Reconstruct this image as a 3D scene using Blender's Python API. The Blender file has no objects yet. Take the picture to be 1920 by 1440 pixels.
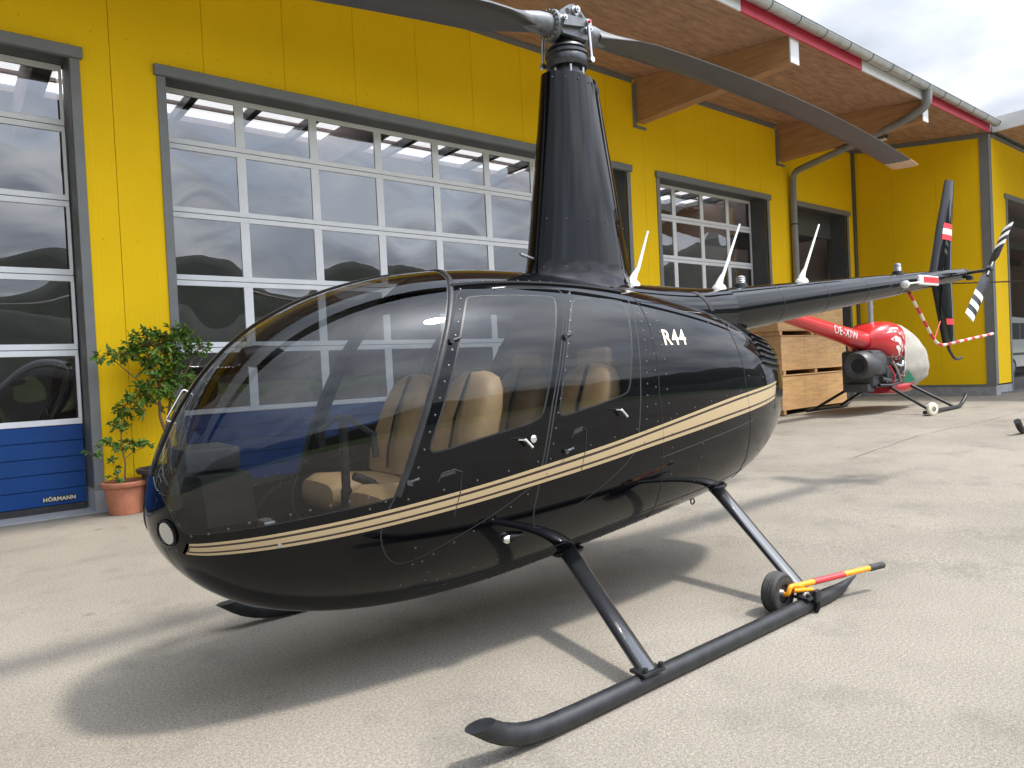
import bpy, bmesh, math, random
import numpy as np
from mathutils import Vector, Matrix
from mathutils.geometry import delaunay_2d_cdt
random.seed(7); rng = np.random.default_rng(7)
SC = bpy.context.scene; COL = SC.collection
R = math.radians; PI = math.pi

# ------------------------------------------------------------------ camera
CAM_H = 1.38
def cam_basis(yaw, pitch, roll):
    cy, sy, cp, sp = math.cos(yaw), math.sin(yaw), math.cos(pitch), math.sin(pitch)
    f = Vector((sy*cp, cy*cp, -sp)); r = Vector((cy, -sy, 0)); u = r.cross(f)
    c, s = math.cos(roll), math.sin(roll)
    return c*r + s*u, -s*r + c*u, f
r_, u_, f_ = cam_basis(R(38.896), R(1.109), R(-2.785))
cam = bpy.data.objects.new('camera', bpy.data.cameras.new('camera')); COL.objects.link(cam)
cam.matrix_world = Matrix(((r_.x, u_.x, -f_.x, 0), (r_.y, u_.y, -f_.y, 0), (r_.z, u_.z, -f_.z, CAM_H), (0, 0, 0, 1)))
cam.data.sensor_width = 36; cam.data.lens = 36*1331/1920; cam.data.clip_start = .05; cam.data.clip_end = 6000
SC.camera = cam

# ------------------------------------------------------------------ sky and sun
SUN = Vector((.30, -.457, 1)).normalized()
el = math.asin(SUN.z); az = math.atan2(SUN.x, SUN.y)
world = bpy.data.worlds.new('World'); SC.world = world; world.use_nodes = True
nt = world.node_tree; nt.nodes.clear()
def N(t, typ, **kw):
    n = t.nodes.new(typ)
    for k, v in kw.items(): setattr(n, k, v)
    return n
out = N(nt, 'ShaderNodeOutputWorld'); bg = N(nt, 'ShaderNodeBackground'); bg.inputs[1].default_value = .14
sky = N(nt, 'ShaderNodeTexSky', sky_type='NISHITA', sun_disc=False); sky.sun_elevation = el; sky.sun_rotation = az
sky.dust_density = 1.0; sky.air_density = 1.2
tc = N(nt, 'ShaderNodeTexCoord'); sep = N(nt, 'ShaderNodeSeparateXYZ'); nt.links.new(tc.outputs['Generated'], sep.inputs[0])
def wm(op, a, b):
    m = N(nt, 'ShaderNodeMath', operation=op)
    for i, x in enumerate((a, b)):
        if isinstance(x, (int, float)): m.inputs[i].default_value = x
        else: nt.links.new(x, m.inputs[i])
    return m.outputs[0]
den = wm('ADD', wm('MAXIMUM', sep.outputs[2], 0), .16)
cmb = N(nt, 'ShaderNodeCombineXYZ'); nt.links.new(wm('DIVIDE', sep.outputs[0], den), cmb.inputs[0]); nt.links.new(wm('DIVIDE', sep.outputs[1], den), cmb.inputs[1])
no1 = N(nt, 'ShaderNodeTexNoise'); no1.inputs['Scale'].default_value = .75; no1.inputs['Detail'].default_value = 9; no1.inputs['Roughness'].default_value = .58; no1.inputs['Distortion'].default_value = .35
no2 = N(nt, 'ShaderNodeTexNoise'); no2.inputs['Scale'].default_value = 1.7; no2.inputs['Detail'].default_value = 7
for n in (no1, no2): nt.links.new(cmb.outputs[0], n.inputs['Vector'])
def ramp(t, src, pts):
    r = N(t, 'ShaderNodeValToRGB'); e = r.color_ramp.elements
    while len(e) < len(pts): e.new(.5)
    for i, (p, c) in enumerate(pts):
        e[i].position = p; e[i].color = (c, c, c, 1) if isinstance(c, (int, float)) else (*c, 1)
    t.links.new(src, r.inputs[0]); return r.outputs[0]
cover = ramp(nt, no1.outputs[0], [(.28, .72), (.48, 1)])
tone = ramp(nt, no2.outputs[0], [(.30, (.44, .47, .53)), (.46, (.64, .67, .72)), (.58, (.86, .88, .90)), (.74, (1.05, 1.05, 1.02))])
sc_ = N(nt, 'ShaderNodeMixRGB', blend_type='MULTIPLY'); sc_.inputs[0].default_value = 1; nt.links.new(tone, sc_.inputs[1]); sc_.inputs[2].default_value = (3.2, 3.28, 3.5, 1)
mx = N(nt, 'ShaderNodeMixRGB'); nt.links.new(cover, mx.inputs[0]); nt.links.new(sky.outputs[0], mx.inputs[1]); nt.links.new(sc_.outputs[0], mx.inputs[2])
dt = N(nt, 'ShaderNodeVectorMath', operation='DOT_PRODUCT'); nt.links.new(tc.outputs['Generated'], dt.inputs[0]); dt.inputs[1].default_value = SUN
gl_ = wm('ADD', wm('MULTIPLY', wm('POWER', wm('MAXIMUM', dt.outputs['Value'], 0), 2.4), 5.6), wm('MULTIPLY', wm('POWER', wm('MAXIMUM', dt.outputs['Value'], 0), 60.0), 9.0))      # thin cloud is brighter towards the sun
gm = N(nt, 'ShaderNodeVectorMath', operation='SCALE'); nt.links.new(mx.outputs[0], gm.inputs[0]); nt.links.new(wm('ADD', gl_, 1.0), gm.inputs['Scale'])
nt.links.new(gm.outputs[0], bg.inputs[0]); nt.links.new(bg.outputs[0], out.inputs[0])
sl = bpy.data.lights.new('sun', 'SUN'); sl.energy = 2.6; sl.angle = R(5); sl.color = (1, .935, .83)
so = bpy.data.objects.new('sun', sl); COL.objects.link(so); so.rotation_euler = SUN.to_track_quat('Z', 'Y').to_euler(); so.location = (0, 0, 30)
SC.view_settings.view_transform = 'Standard'; SC.view_settings.look = 'None'; SC.view_settings.exposure = .74; SC.view_settings.gamma = 1
SC.view_settings.use_curve_mapping = False
SC.cycles.use_denoising = True; SC.cycles.max_bounces = 9; SC.cycles.diffuse_bounces = 3; SC.cycles.glossy_bounces = 5
SC.cycles.transparent_max_bounces = 16; SC.cycles.caustics_reflective = False; SC.cycles.caustics_refractive = False

# ------------------------------------------------------------------ materials
def mat(name, col, rough=.5, metal=0, spec=.5, coat=0, noise=None, bump=None, coord='Object', emit=None, trans=None):
    """noise=(scale, dark factor, light factor[, stretch]) varies the colour; bump=(scale, strength[, stretch])"""
    m = bpy.data.materials.new(name); m.use_nodes = True; t = m.node_tree; b = t.nodes['Principled BSDF']
    b.inputs['Base Color'].default_value = (*col, 1); b.inputs['Roughness'].default_value = rough
    b.inputs['Metallic'].default_value = metal; b.inputs['Specular IOR Level'].default_value = spec
    b.inputs['Coat Weight'].default_value = coat; b.inputs['Coat Roughness'].default_value = .02
    if emit: b.inputs['Emission Color'].default_value = (*emit[0], 1); b.inputs['Emission Strength'].default_value = emit[1]
    if trans: b.inputs['Transmission Weight'].default_value = trans
    def vec(st):
        c = N(t, 'ShaderNodeTexCoord')
        if not st: return c.outputs[coord]
        mp = N(t, 'ShaderNodeMapping'); mp.inputs['Scale'].default_value = st; t.links.new(c.outputs[coord], mp.inputs[0]); return mp.outputs[0]
    if noise:
        n = N(t, 'ShaderNodeTexNoise'); n.inputs['Scale'].default_value = noise[0]; n.inputs['Detail'].default_value = 6; n.inputs['Roughness'].default_value = .6
        t.links.new(vec(noise[3] if len(noise) > 3 else None), n.inputs['Vector'])
        r = ramp(t, n.outputs[0], [(.3, tuple(min(1, c*noise[1]) for c in col)), (.7, tuple(min(1, c*noise[2]) for c in col))])
        t.links.new(r, b.inputs['Base Color'])
    if bump:
        n = N(t, 'ShaderNodeTexNoise'); n.inputs['Scale'].default_value = bump[0]; n.inputs['Detail'].default_value = 5
        t.links.new(vec(bump[2] if len(bump) > 2 else None), n.inputs['Vector'])
        bp = N(t, 'ShaderNodeBump'); bp.inputs['Strength'].default_value = bump[1]; bp.inputs['Distance'].default_value = .01
        t.links.new(n.outputs[0], bp.inputs['Height']); t.links.new(bp.outputs[0], b.inputs['Normal'])
    return m
def glass(name, tint, f0, rough=0.0):
    """thin clear sheet: Schlick reflection over a tinted see-through layer, the same from both faces"""
    m = bpy.data.materials.new(name); m.use_nodes = True; t = m.node_tree; t.nodes.clear()
    o = N(t, 'ShaderNodeOutputMaterial'); mx = N(t, 'ShaderNodeMixShader'); ge = N(t, 'ShaderNodeNewGeometry')
    def mt(op, a, b=0.):
        n = N(t, 'ShaderNodeMath', operation=op)
        for i, x in enumerate((a, b)):
            if isinstance(x, (int, float)): n.inputs[i].default_value = x
            else: t.links.new(x, n.inputs[i])
        return n.outputs[0]
    d = N(t, 'ShaderNodeVectorMath', operation='DOT_PRODUCT'); t.links.new(ge.outputs['Normal'], d.inputs[0]); t.links.new(ge.outputs['Incoming'], d.inputs[1])
    fr = mt('ADD', mt('MULTIPLY', mt('POWER', mt('SUBTRACT', 1.0, mt('ABSOLUTE', d.outputs['Value'])), 5.0), 1-f0), f0)
    tr = N(t, 'ShaderNodeBsdfTransparent'); tr.inputs[0].default_value = (*tint, 1); gl = N(t, 'ShaderNodeBsdfGlossy'); gl.inputs['Roughness'].default_value = rough
    t.links.new(fr, mx.inputs[0]); t.links.new(tr.outputs[0], mx.inputs[1]); t.links.new(gl.outputs[0], mx.inputs[2]); t.links.new(mx.outputs[0], o.inputs[0])
    return m
M = {}
M['black'] = mat('black_gloss_paint', (.003, .0032, .0042), .5, spec=.0, coat=1, bump=(2.2, .012)); M['black'].node_tree.nodes['Principled BSDF'].inputs['Coat IOR'].default_value = 1.33
M['satin'] = mat('satin_black_paint', (.015, .016, .018), .42, spec=.4, noise=(14, .55, 1.7), bump=(60, .08))
M['strut'] = mat('strut_black_paint', (.018, .019, .022), .22, spec=.8, coat=1)
M['rubber'] = mat('black_rubber', (.032, .032, .031), .7, noise=(30, .7, 1.4))
M['tan'] = mat('tan_stripe', (.44, .335, .19), .28, coat=.5)
M['maroon'] = mat('maroon_pinstripe', (.02, .006, .005), .3, coat=.5)
M['cream'] = mat('cream_lettering', (.72, .66, .52), .35)
M['leather'] = mat('tan_leather', (.56, .36, .175), .48, noise=(14, .85, 1.1), bump=(160, .15))
M['seam'] = mat('leather_seam', (.30, .18, .085), .6)
M['trimblk'] = mat('cabin_black', (.007, .007, .008), .6)
M['carpet'] = mat('cabin_carpet', (.02, .02, .021), .9, bump=(300, .3))
M['alu'] = mat('bare_metal', (.55, .56, .57), .32, metal=1, noise=(25, .75, 1.1))
M['hub'] = mat('grey_hub_paint', (.17, .178, .19), .38, metal=.35, noise=(18, .65, 1.2), bump=(50, .06))
M['dark_steel'] = mat('dark_steel', (.07, .072, .078), .38, metal=.7, noise=(30, .7, 1.3))
M['blade'] = mat('blade_grey_paint', (.052, .05, .05), .42, noise=(3, .8, 1.2, (1, 6, 1)))
M['bladetip'] = mat('blade_tip_bare', (.62, .41, .24), .45, noise=(10, .8, 1.1))
M['white'] = mat('white_paint', (.78, .78, .76), .4, noise=(8, .93, 1.03))
M['red'] = mat('red_paint', (.55, .02, .025), .35, coat=.5)
M['redband'] = mat('red_band', (.62, .03, .04), .5)
M['orange'] = mat('orange_yellow_paint', (.85, .33, .015), .38, noise=(20, .85, 1.05))
M['reflector'] = mat('lamp_reflector', (.80, .80, .80), .16, metal=1)
M['chrome'] = mat('chrome', (.8, .8, .8), .08, metal=1)
M['lens'] = glass('lamp_lens', (.95, .96, .97), .05)
M['canopy'] = glass('tinted_canopy', (.52, .54, .55), .052)
M['pane'] = glass('door_acrylic', (.46, .455, .47), .22)
M['yellow'] = None
M['grey_trim'] = mat('grey_trim', (.185, .197, .203), .45, noise=(3, .9, 1.08))
M['dark_trim'] = mat('dark_grey_reveal', (.10, .107, .11), .5, noise=(3, .88, 1.1))
M['alu_frame'] = mat('white_aluminium_frame', (.84, .87, .91), .38, noise=(4, .95, 1.04))
M['blue'] = mat('blue_door_panel', (.007, .056, .22), .42, spec=.3, noise=(3, .92, 1.08), bump=(140, .05))
M['groove'] = mat('dark_groove', (.02, .022, .025), .8)
M['plinth'] = mat('plinth_concrete', (.36, .37, .38), .85, noise=(6, .82, 1.12), bump=(60, .15))
M['zinc'] = mat('zinc_gutter', (.48, .50, .51), .38, metal=.55, noise=(5, .82, 1.1))
M['pipe'] = mat('grey_downpipe', (.235, .245, .25), .45, noise=(4, .85, 1.1))
M['fascia_w'] = mat('fascia_white', (.74, .74, .75), .5, noise=(4, .94, 1.03))
M['fascia_r'] = mat('fascia_red', (.55, .035, .07), .5, noise=(4, .9, 1.08))
M['osb'] = mat('osb_soffit', (.385, .235, .15), .75, noise=(7, .68, 1.3, (.45, 1.6, 1)), bump=(24, .25, (.4, 1.6, 1)))
M['glulam'] = mat('glulam_beam', (.42, .235, .12), .6, noise=(5, .72, 1.22, (8, .35, 5)))
M['crate'] = mat('crate_plywood', (.60, .37, .17), .65, noise=(4, .78, 1.15, (.5, 3, 6)))
M['terracotta'] = mat('terracotta', (.42, .16, .09), .8, noise=(9, .8, 1.2), bump=(40, .12))
M['soil'] = mat('soil', (.05, .034, .022), .95, bump=(60, .6))
M['bark'] = mat('bark', (.17, .10, .06), .85, noise=(20, .7, 1.25), bump=(50, .3))
M['leaf'] = mat('ficus_leaf', (.085, .17, .022), .38, noise=(2.6, .6, 1.6))
M['rivet'] = mat('rivet_head', (.11, .11, .115), .3, metal=.6)
M['potdark'] = mat('dark_planter', (.05, .046, .045), .55, noise=(8, .8, 1.2))
M['hall'] = mat('hall_wall', (.38, .31, .29), .8, noise=(2, .9, 1.08))
M['hallfloor'] = mat('hall_floor', (.16, .16, .165), .4, noise=(2, .85, 1.1))
M['cloth'] = mat('cream_cloth_cover', (.42, .40, .355), .9, noise=(5, .85, 1.06), bump=(6, 1, (2.5, 2.5, .5)))
M['plastic'] = mat('dark_grey_plastic', (.05, .052, .056), .45, noise=(6, .8, 1.2))
M['green'] = mat('green_patch', (.02, .22, .12), .6)
M['screw'] = mat('screw_head', (.28, .21, .05), .5)

def yellow_mat():
    m = mat('yellow_sandwich_panel', (.97, .62, .010), .66, spec=.12, noise=(.7, .95, 1.04))
    t = m.node_tree; b = t.nodes['Principled BSDF']; c = N(t, 'ShaderNodeTexCoord')
    s = N(t, 'ShaderNodeSeparateXYZ'); t.links.new(c.outputs['Object'], s.inputs[0])
    a = N(t, 'ShaderNodeMath', operation='ADD'); t.links.new(s.outputs[0], a.inputs[0]); t.links.new(s.outputs[1], a.inputs[1])
    k = N(t, 'ShaderNodeMath', operation='MULTIPLY'); t.links.new(a.outputs[0], k.inputs[0]); k.inputs[1].default_value = 2*PI/.052
    sn = N(t, 'ShaderNodeMath', operation='SINE'); t.links.new(k.outputs[0], sn.inputs[0])
    bp = N(t, 'ShaderNodeBump'); bp.inputs['Strength'].default_value = .35; bp.inputs['Distance'].default_value = .0016
    t.links.new(sn.outputs[0], bp.inputs['Height']); t.links.new(bp.outputs[0], b.inputs['Normal']); return m
M['yellow'] = yellow_mat()
def skylight_mat():
    m = bpy.data.materials.new('milky_skylight'); m.use_nodes = True; t = m.node_tree; t.nodes.clear()
    o = N(t, 'ShaderNodeOutputMaterial'); tl = N(t, 'ShaderNodeBsdfTranslucent'); tl.inputs[0].default_value = (.9, .9, .88, 1); t.links.new(tl.outputs[0], o.inputs[0]); return m
M['skylight'] = skylight_mat()
def apron_mat():
    m = bpy.data.materials.new('apron_concrete'); m.use_nodes = True; t = m.node_tree; b = t.nodes['Principled BSDF']
    b.inputs['Roughness'].default_value = .88; b.inputs['Specular IOR Level'].default_value = .25
    c = N(t, 'ShaderNodeTexCoord').outputs['Object']
    def noi(scale, det=6, ro=.6, typ='ShaderNodeTexNoise'):
        n = N(t, typ); n.inputs['Scale'].default_value = scale
        if typ == 'ShaderNodeTexNoise': n.inputs['Detail'].default_value = det; n.inputs['Roughness'].default_value = ro
        t.links.new(c, n.inputs['Vector']); return n.outputs[0]
    big = ramp(t, noi(.35, 5, .6), [(.32, (.207, .188, .157)), (.52, (.248, .226, .189)), (.7, (.285, .261, .219))])
    grain = ramp(t, noi(75, 6, .85), [(.34, .45), (.44, .82), (.53, 1.02), (.66, 1.5)])
    g2 = ramp(t, noi(210, 2, .6), [(.32, .62), (.5, 1), (.70, 1.4)])
    st = ramp(t, noi(1.6, 7, .68), [(.33, .80), (.47, 1), (.7, 1.05)])
    vo = N(t, 'ShaderNodeTexVoronoi'); vo.inputs['Scale'].default_value = 1.15; vo.inputs['Randomness'].default_value = 1; t.links.new(c, vo.inputs['Vector'])
    drip = ramp(t, vo.outputs['Distance'], [(.0, .62), (.035, .72), (.06, 1)])        # oil drips
    col = big
    for k in (grain, g2, st, drip):
        mm = N(t, 'ShaderNodeMixRGB', blend_type='MULTIPLY'); mm.inputs[0].default_value = 1; t.links.new(col, mm.inputs[1]); t.links.new(k, mm.inputs[2]); col = mm.outputs[0]
    t.links.new(col, b.inputs['Base Color'])
    bp = N(t, 'ShaderNodeBump'); bp.inputs['Strength'].default_value = .5; bp.inputs['Distance'].default_value = .004
    t.links.new(noi(90, 4, .7), bp.inputs['Height']); t.links.new(bp.outputs[0], b.inputs['Normal']); return m
M['apron'] = apron_mat()
M['meadow'] = mat('meadow_grass', (.085, .13, .03), .9, noise=(.05, .6, 1.4))
M['forest'] = mat('forest_hill', (.030, .040, .032), .95, noise=(.03, .55, 1.5), bump=(.05, 1))
M['vanpaint'] = mat('van_white_paint', (.55, .56, .58), .3, coat=.6)

# ------------------------------------------------------------------ mesh helpers
class MB:
    def __init__(s, off=(0, 0, 0)): s.v = []; s.f = []; s.m = []; s.off = off; s.nrm = None
    def add(s, vs, fs, m=0):
        b = len(s.v); s.v += [tuple(map(float, p)) for p in vs]; s.f += [tuple(b+i for i in q) for q in fs]; s.m += [m]*len(fs); return s
    def box(s, x0, x1, y0, y1, z0, z1, m=0):
        return s.add([(x0,y0,z0),(x1,y0,z0),(x1,y1,z0),(x0,y1,z0),(x0,y0,z1),(x1,y0,z1),(x1,y1,z1),(x0,y1,z1)],
                     [(0,3,2,1),(4,5,6,7),(0,1,5,4),(1,2,6,5),(2,3,7,6),(3,0,4,7)], m)
    def rbox(s, x0, x1, y0, y1, z0, z1, r=.01, m=0, seg=2):
        bm = bmesh.new(); bmesh.ops.create_cube(bm, size=1)
        for v in bm.verts: v.co = ((x0+x1)/2+v.co.x*(x1-x0), (y0+y1)/2+v.co.y*(y1-y0), (z0+z1)/2+v.co.z*(z1-z0))
        bmesh.ops.bevel(bm, geom=bm.edges[:], offset=r, segments=seg, affect='EDGES', profile=.5)
        bm.verts.index_update(); s.add([v.co[:] for v in bm.verts], [[v.index for v in f.verts] for f in bm.faces], m); bm.free(); return s
    def tube(s, path, r, n=12, m=0, caps=True, flat=None, up=None):
        """sweep; r a number or list; flat=(a,b): section radii along frame axes"""
        P = [Vector(p) for p in path]; k = len(P); rr = r if isinstance(r, (list, tuple)) else [r]*k
        T = [(P[min(i+1, k-1)]-P[max(i-1, 0)]).normalized() for i in range(k)]
        a = Vector(up) if up else (Vector((0, 0, 1)) if abs(T[0].z) < .9 else Vector((1, 0, 0)))
        rings = []; vs = []
        for i in range(k):
            a = (a - T[i]*a.dot(T[i])).normalized(); b = T[i].cross(a)
            fa, fb = flat if flat else (1, 1)
            for j in range(n):
                t = 2*PI*j/n; vs.append(P[i] + a*(rr[i]*fa*math.cos(t)) + b*(rr[i]*fb*math.sin(t)))
        fs = [(i*n+j, i*n+(j+1) % n, (i+1)*n+(j+1) % n, (i+1)*n+j) for i in range(k-1) for j in range(n)]
        if caps: fs += [tuple(range(n-1, -1, -1)), tuple((k-1)*n+j for j in range(n))]
        return s.add(vs, fs, m)
    def cyl(s, a, b, r, n=16, m=0, r2=None):
        return s.tube([a, b], [r, r if r2 is None else r2], n, m)
    def lathe(s, prof, c, axis=(0, 0, 1), n=24, m=0, caps=True):
        A = Vector(axis).normalized(); X = (Vector((1, 0, 0)) if abs(A.x) < .9 else Vector((0, 1, 0))); X = (X-A*X.dot(A)).normalized(); Y = A.cross(X); C = Vector(c); k = len(prof)
        vs = [C + A*h + X*(r*math.cos(2*PI*j/n)) + Y*(r*math.sin(2*PI*j/n)) for r, h in prof for j in range(n)]
        fs = [(i*n+j, i*n+(j+1) % n, (i+1)*n+(j+1) % n, (i+1)*n+j) for i in range(k-1) for j in range(n)]
        if caps: fs += [tuple(range(n-1, -1, -1)), tuple((k-1)*n+j for j in range(n))]
        return s.add(vs, fs, m)
    def prism(s, poly, fn, d0, d1, m=0):
        """extrude a 2D polygon: fn(a,b,d)->xyz"""
        k = len(poly); vs = [fn(a, b, d0) for a, b in poly] + [fn(a, b, d1) for a, b in poly]
        return s.add(vs, [tuple(range(k-1, -1, -1)), tuple(range(k, 2*k))] + [(i, (i+1) % k, k+(i+1) % k, k+i) for i in range(k)], m)
    def loft(s, secs, m=0, caps=True, closed=True):
        k = len(secs); n = len(secs[0]); vs = [p for q in secs for p in q]
        fs = [(i*n+j, i*n+(j+1) % n, (i+1)*n+(j+1) % n, (i+1)*n+j) for i in range(k-1) for j in range(n if closed else n-1)]
        if caps: fs += [tuple(range(n-1, -1, -1)), tuple((k-1)*n+j for j in range(n))]
        return s.add(vs, fs, m)
def mesh_of(name, mb, mats, smooth=True, angle=38):
    me = bpy.data.meshes.new(name); ox, oy, oz = mb.off
    me.from_pydata([(x-ox, y-oy, z-oz) for x, y, z in mb.v], [], mb.f)
    for k in (mats if isinstance(mats, (list, tuple)) else [mats]): me.materials.append(M[k])
    me.polygons.foreach_set('material_index', mb.m)
    if mb.nrm is None:
        bm = bmesh.new(); bm.from_mesh(me); bmesh.ops.recalc_face_normals(bm, faces=bm.faces); bm.to_mesh(me); bm.free()
    me.polygons.foreach_set('use_smooth', [smooth]*len(me.polygons)); me.update()
    if smooth and mb.nrm is None: me.set_sharp_from_angle(angle=R(angle))
    if mb.nrm is not None: me.normals_split_custom_set_from_vertices([tuple(n) for n in mb.nrm])
    return me
def link(name, me, parent=None):
    o = bpy.data.objects.new(name, me); COL.objects.link(o); o.parent = parent; return o
def ob(name, mb, mats, parent=None, smooth=True, angle=38, stuff=False):
    o = link(name, mesh_of(name, mb, mats, smooth, angle), parent)
    if stuff: o['kind'] = 'stuff'
    return o
def tag(o, label, cat, group=None):
    o['label'] = label; o['category'] = cat
    if group: o['group'] = group
    return o
def thing(name, label, cat, loc=(0, 0, 0), rz=0, group=None):
    o = bpy.data.objects.new(name, None); COL.objects.link(o); o.location = loc; o.rotation_euler = (0, 0, rz); o.empty_display_size = .2
    return tag(o, label, cat, group)
def struct(name, mb, mats, smooth=True):
    o = ob(name, mb, mats, None, smooth); o['kind'] = 'structure'; return o
def text_mesh(body, size, offset=0., shear=0., space=1.):
    cu = bpy.data.curves.new('lettering', 'FONT'); cu.body = body; cu.size = size; cu.offset = offset; cu.shear = shear; cu.space_character = space; cu.align_x = 'CENTER'; cu.align_y = 'CENTER'; cu.resolution_u = 4
    to = bpy.data.objects.new('lettering_tmp', cu); COL.objects.link(to); dg = bpy.context.evaluated_depsgraph_get(); dg.update()
    me = to.evaluated_get(dg).to_mesh(); bm = bmesh.new(); bm.from_mesh(me); bmesh.ops.triangulate(bm, faces=bm.faces)
    bmesh.ops.subdivide_edges(bm, edges=[e for e in bm.edges if e.calc_length() > size*.12], cuts=3, use_grid_fill=True); bmesh.ops.triangulate(bm, faces=bm.faces); bm.verts.index_update()
    vs = [v.co[:] for v in bm.verts]; fs = [tuple(v.index for v in f.verts) for f in bm.faces]; bm.free()
    to.evaluated_get(dg).to_mesh_clear(); bpy.data.objects.remove(to); bpy.data.curves.remove(cu); return vs, fs

# ------------------------------------------------------------------ ground, hills
def gz(x): return .21*min(max((x-4.5)/15.3, 0), 1.2)
g = MB(); xs = list(np.linspace(-60, 4.5, 12)) + list(np.linspace(6, 22.8, 16)) + [40, 70]; ys = [-24, -10, 0, 5, 9.35]
g.add([(x, y, gz(x)) for y in ys for x in xs], [(j*len(xs)+i, j*len(xs)+i+1, (j+1)*len(xs)+i+1, (j+1)*len(xs)+i) for j in range(len(ys)-1) for i in range(len(xs)-1)])
struct('apron_ground', g, 'apron')
def crack(pts, w=.010):
    g = MB(); P = [Vector((x, y, 0)) for x, y in pts]; Q = []
    for a, b in zip(P[:-1], P[1:]):
        n = max(2, int((b-a).length/.12))
        for k in range(n): Q.append(a.lerp(b, k/n)+Vector((random.gauss(0, .012), random.gauss(0, .012), 0)))
    vs = []
    for i, q in enumerate(Q):
        d = (Q[min(i+1, len(Q)-1)]-Q[max(i-1, 0)]).normalized(); s = Vector((-d.y, d.x, 0))*w*random.uniform(.35, 1)/2
        for e in (q+s, q-s): vs.append((e.x, e.y, gz(e.x)+.0035))
    g.add(vs, [(2*i, 2*i+1, 2*i+3, 2*i+2) for i in range(len(Q)-1)]); struct('ground_crack', g, 'groove', False)
crack([(9.0, 4.3), (11.5, 4.5), (14, 4.3), (18, 4.4), (24, 4.1)], .011)
g = MB(); g.add([(-3500, -3500, -.12), (3500, -3500, -.12), (3500, 3500, -.12), (-3500, 3500, -.12)], [(0, 1, 2, 3)]); struct('meadow_ground', g, 'meadow')
def hill(name, dist, base, amp, seed, depth, a0, a1):
    rs = np.random.default_rng(seed); n = 180; ph = rs.uniform(0, 6.28, 14); fr = np.array([1.3, 2.1, 3.4, 5.2, 7.7, 11, 15, 22, 31, 43, 60, 83, 120, 170]); am = fr**-.95
    A = np.linspace(a0, a1, n); hgt = base+amp*sum(am[k]*np.sin(fr[k]*A*1.7+ph[k]) for k in range(14)); g = MB(); prof = [(0, 0), (.25, .38), (.55, .8), (.85, 1), (1.3, .9), (2, 0)]
    g.add([((dist+depth*t)*math.sin(a), (dist+depth*t)*math.cos(a), max(h, 8)*q-1.2) for t, q in prof for a, h in zip(A, hgt)],
          [(j*n+i, j*n+i+1, (j+1)*n+i+1, (j+1)*n+i) for j in range(len(prof)-1) for i in range(n-1)]); struct(name, g, 'forest')
hill('near_hill', 520, 62, 24, 3, 160, R(98), R(282))
hill('far_hill', 1300, 275, 85, 5, 420, R(95), R(285))

# ------------------------------------------------------------------ hangar building
YW, YD, ZT = 9.2, 9.64, 6.95           # wall face, door plane, soffit height at the wall
def zs(y): return ZT-.1385*(YW-y)       # soffit slopes down to the eave
HO = (9, YW, 0)
hangar = thing('hangar', 'yellow clad hangar with glazed sectional doors and timber eave', 'hangar', HO)
def H(): return MB(HO)
OPEN = [(-7.1, 1.31, 5.10), (2.30, 10.50, 5.10), (11.48, 15.40, 5.10), (16.52, 19.32, 5.10)]
def in_open(x): return next((o for o in OPEN if o[0] < x < o[1]), None)
seams = [1.72+1.035*k for k in range(-9, 18)] + [19.72]
for a, b in zip(seams[:-1], seams[1:]):
    cuts = sorted({a, b, *[e for o in OPEN for e in o[:2] if a < e < b]})
    for c, d in zip(cuts[:-1], cuts[1:]):
        o = in_open((c+d)/2); z0 = 5.19 if o else .27+gz(c)
        ob('wall_panel', H().box(c+(.003 if c == a else 0), d-(.003 if d == b else 0), YW, YW+.08, z0, 6.93), 'yellow', hangar, False)
ob('wall_core', (lambda m: [m.box(c+.004, d-.004, YW+.082, YD+.12, gz(c), 6.9) for c, d in ((1.31, 2.30), (10.50, 11.48), (15.40, 16.52), (19.32, 19.78))] and m.box(-8, 19.7, YW+.083, YD+.11, 5.28, 6.9))(H()), 'dark_trim', hangar, False)
for c, d in ((1.31, 2.30), (10.50, 11.48), (15.40, 16.52), (19.32, 19.72)):
    ob('plinth', H().box(c-.002, d+.002, YW-.03, YD+.1, gz(c)-.1, .262+gz(c)), 'plinth', hangar, False)
    ob('plinth_flashing', H().box(c+.002, d-.002, YW-.045, YW+.02, .263+gz(c), .29+gz(c)), 'grey_trim', hangar, False)
def rows_of(x0, x1, ncol, zb, edge):
    pass
ROWS = [(1.0, 1.865), (1.865, 2.73), (2.73, 3.595), (3.595, 4.46), (4.46, 5.16)]
def pane_mesh(w, h, bulge, sd):
    n = 12; g = MB(); vs = []
    for j in range(n+1):
        for i in range(n+1):
            u, v = i/n, j/n; q = (1-(2*u-1)**2)*(1-(2*v-1)**2)
            vs.append(((u-.5)*w, bulge*q + .0012*math.sin(5*u+sd)*math.sin(4*v+sd*2), (v-.5)*h))
    g.add(vs, [(j*(n+1)+i, j*(n+1)+i+1, (j+1)*(n+1)+i+1, (j+1)*(n+1)+i) for j in range(n) for i in range(n)]); return g
PANES = {}
def pane(w, h, k):
    key = (round(w, 3), round(h, 3), k % 4)
    if key not in PANES: PANES[key] = mesh_of('pane', pane_mesh(w, h, (-.0050, .0035, -.0042, -.0056)[k % 4], k), 'pane', True)
    return PANES[key]
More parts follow.
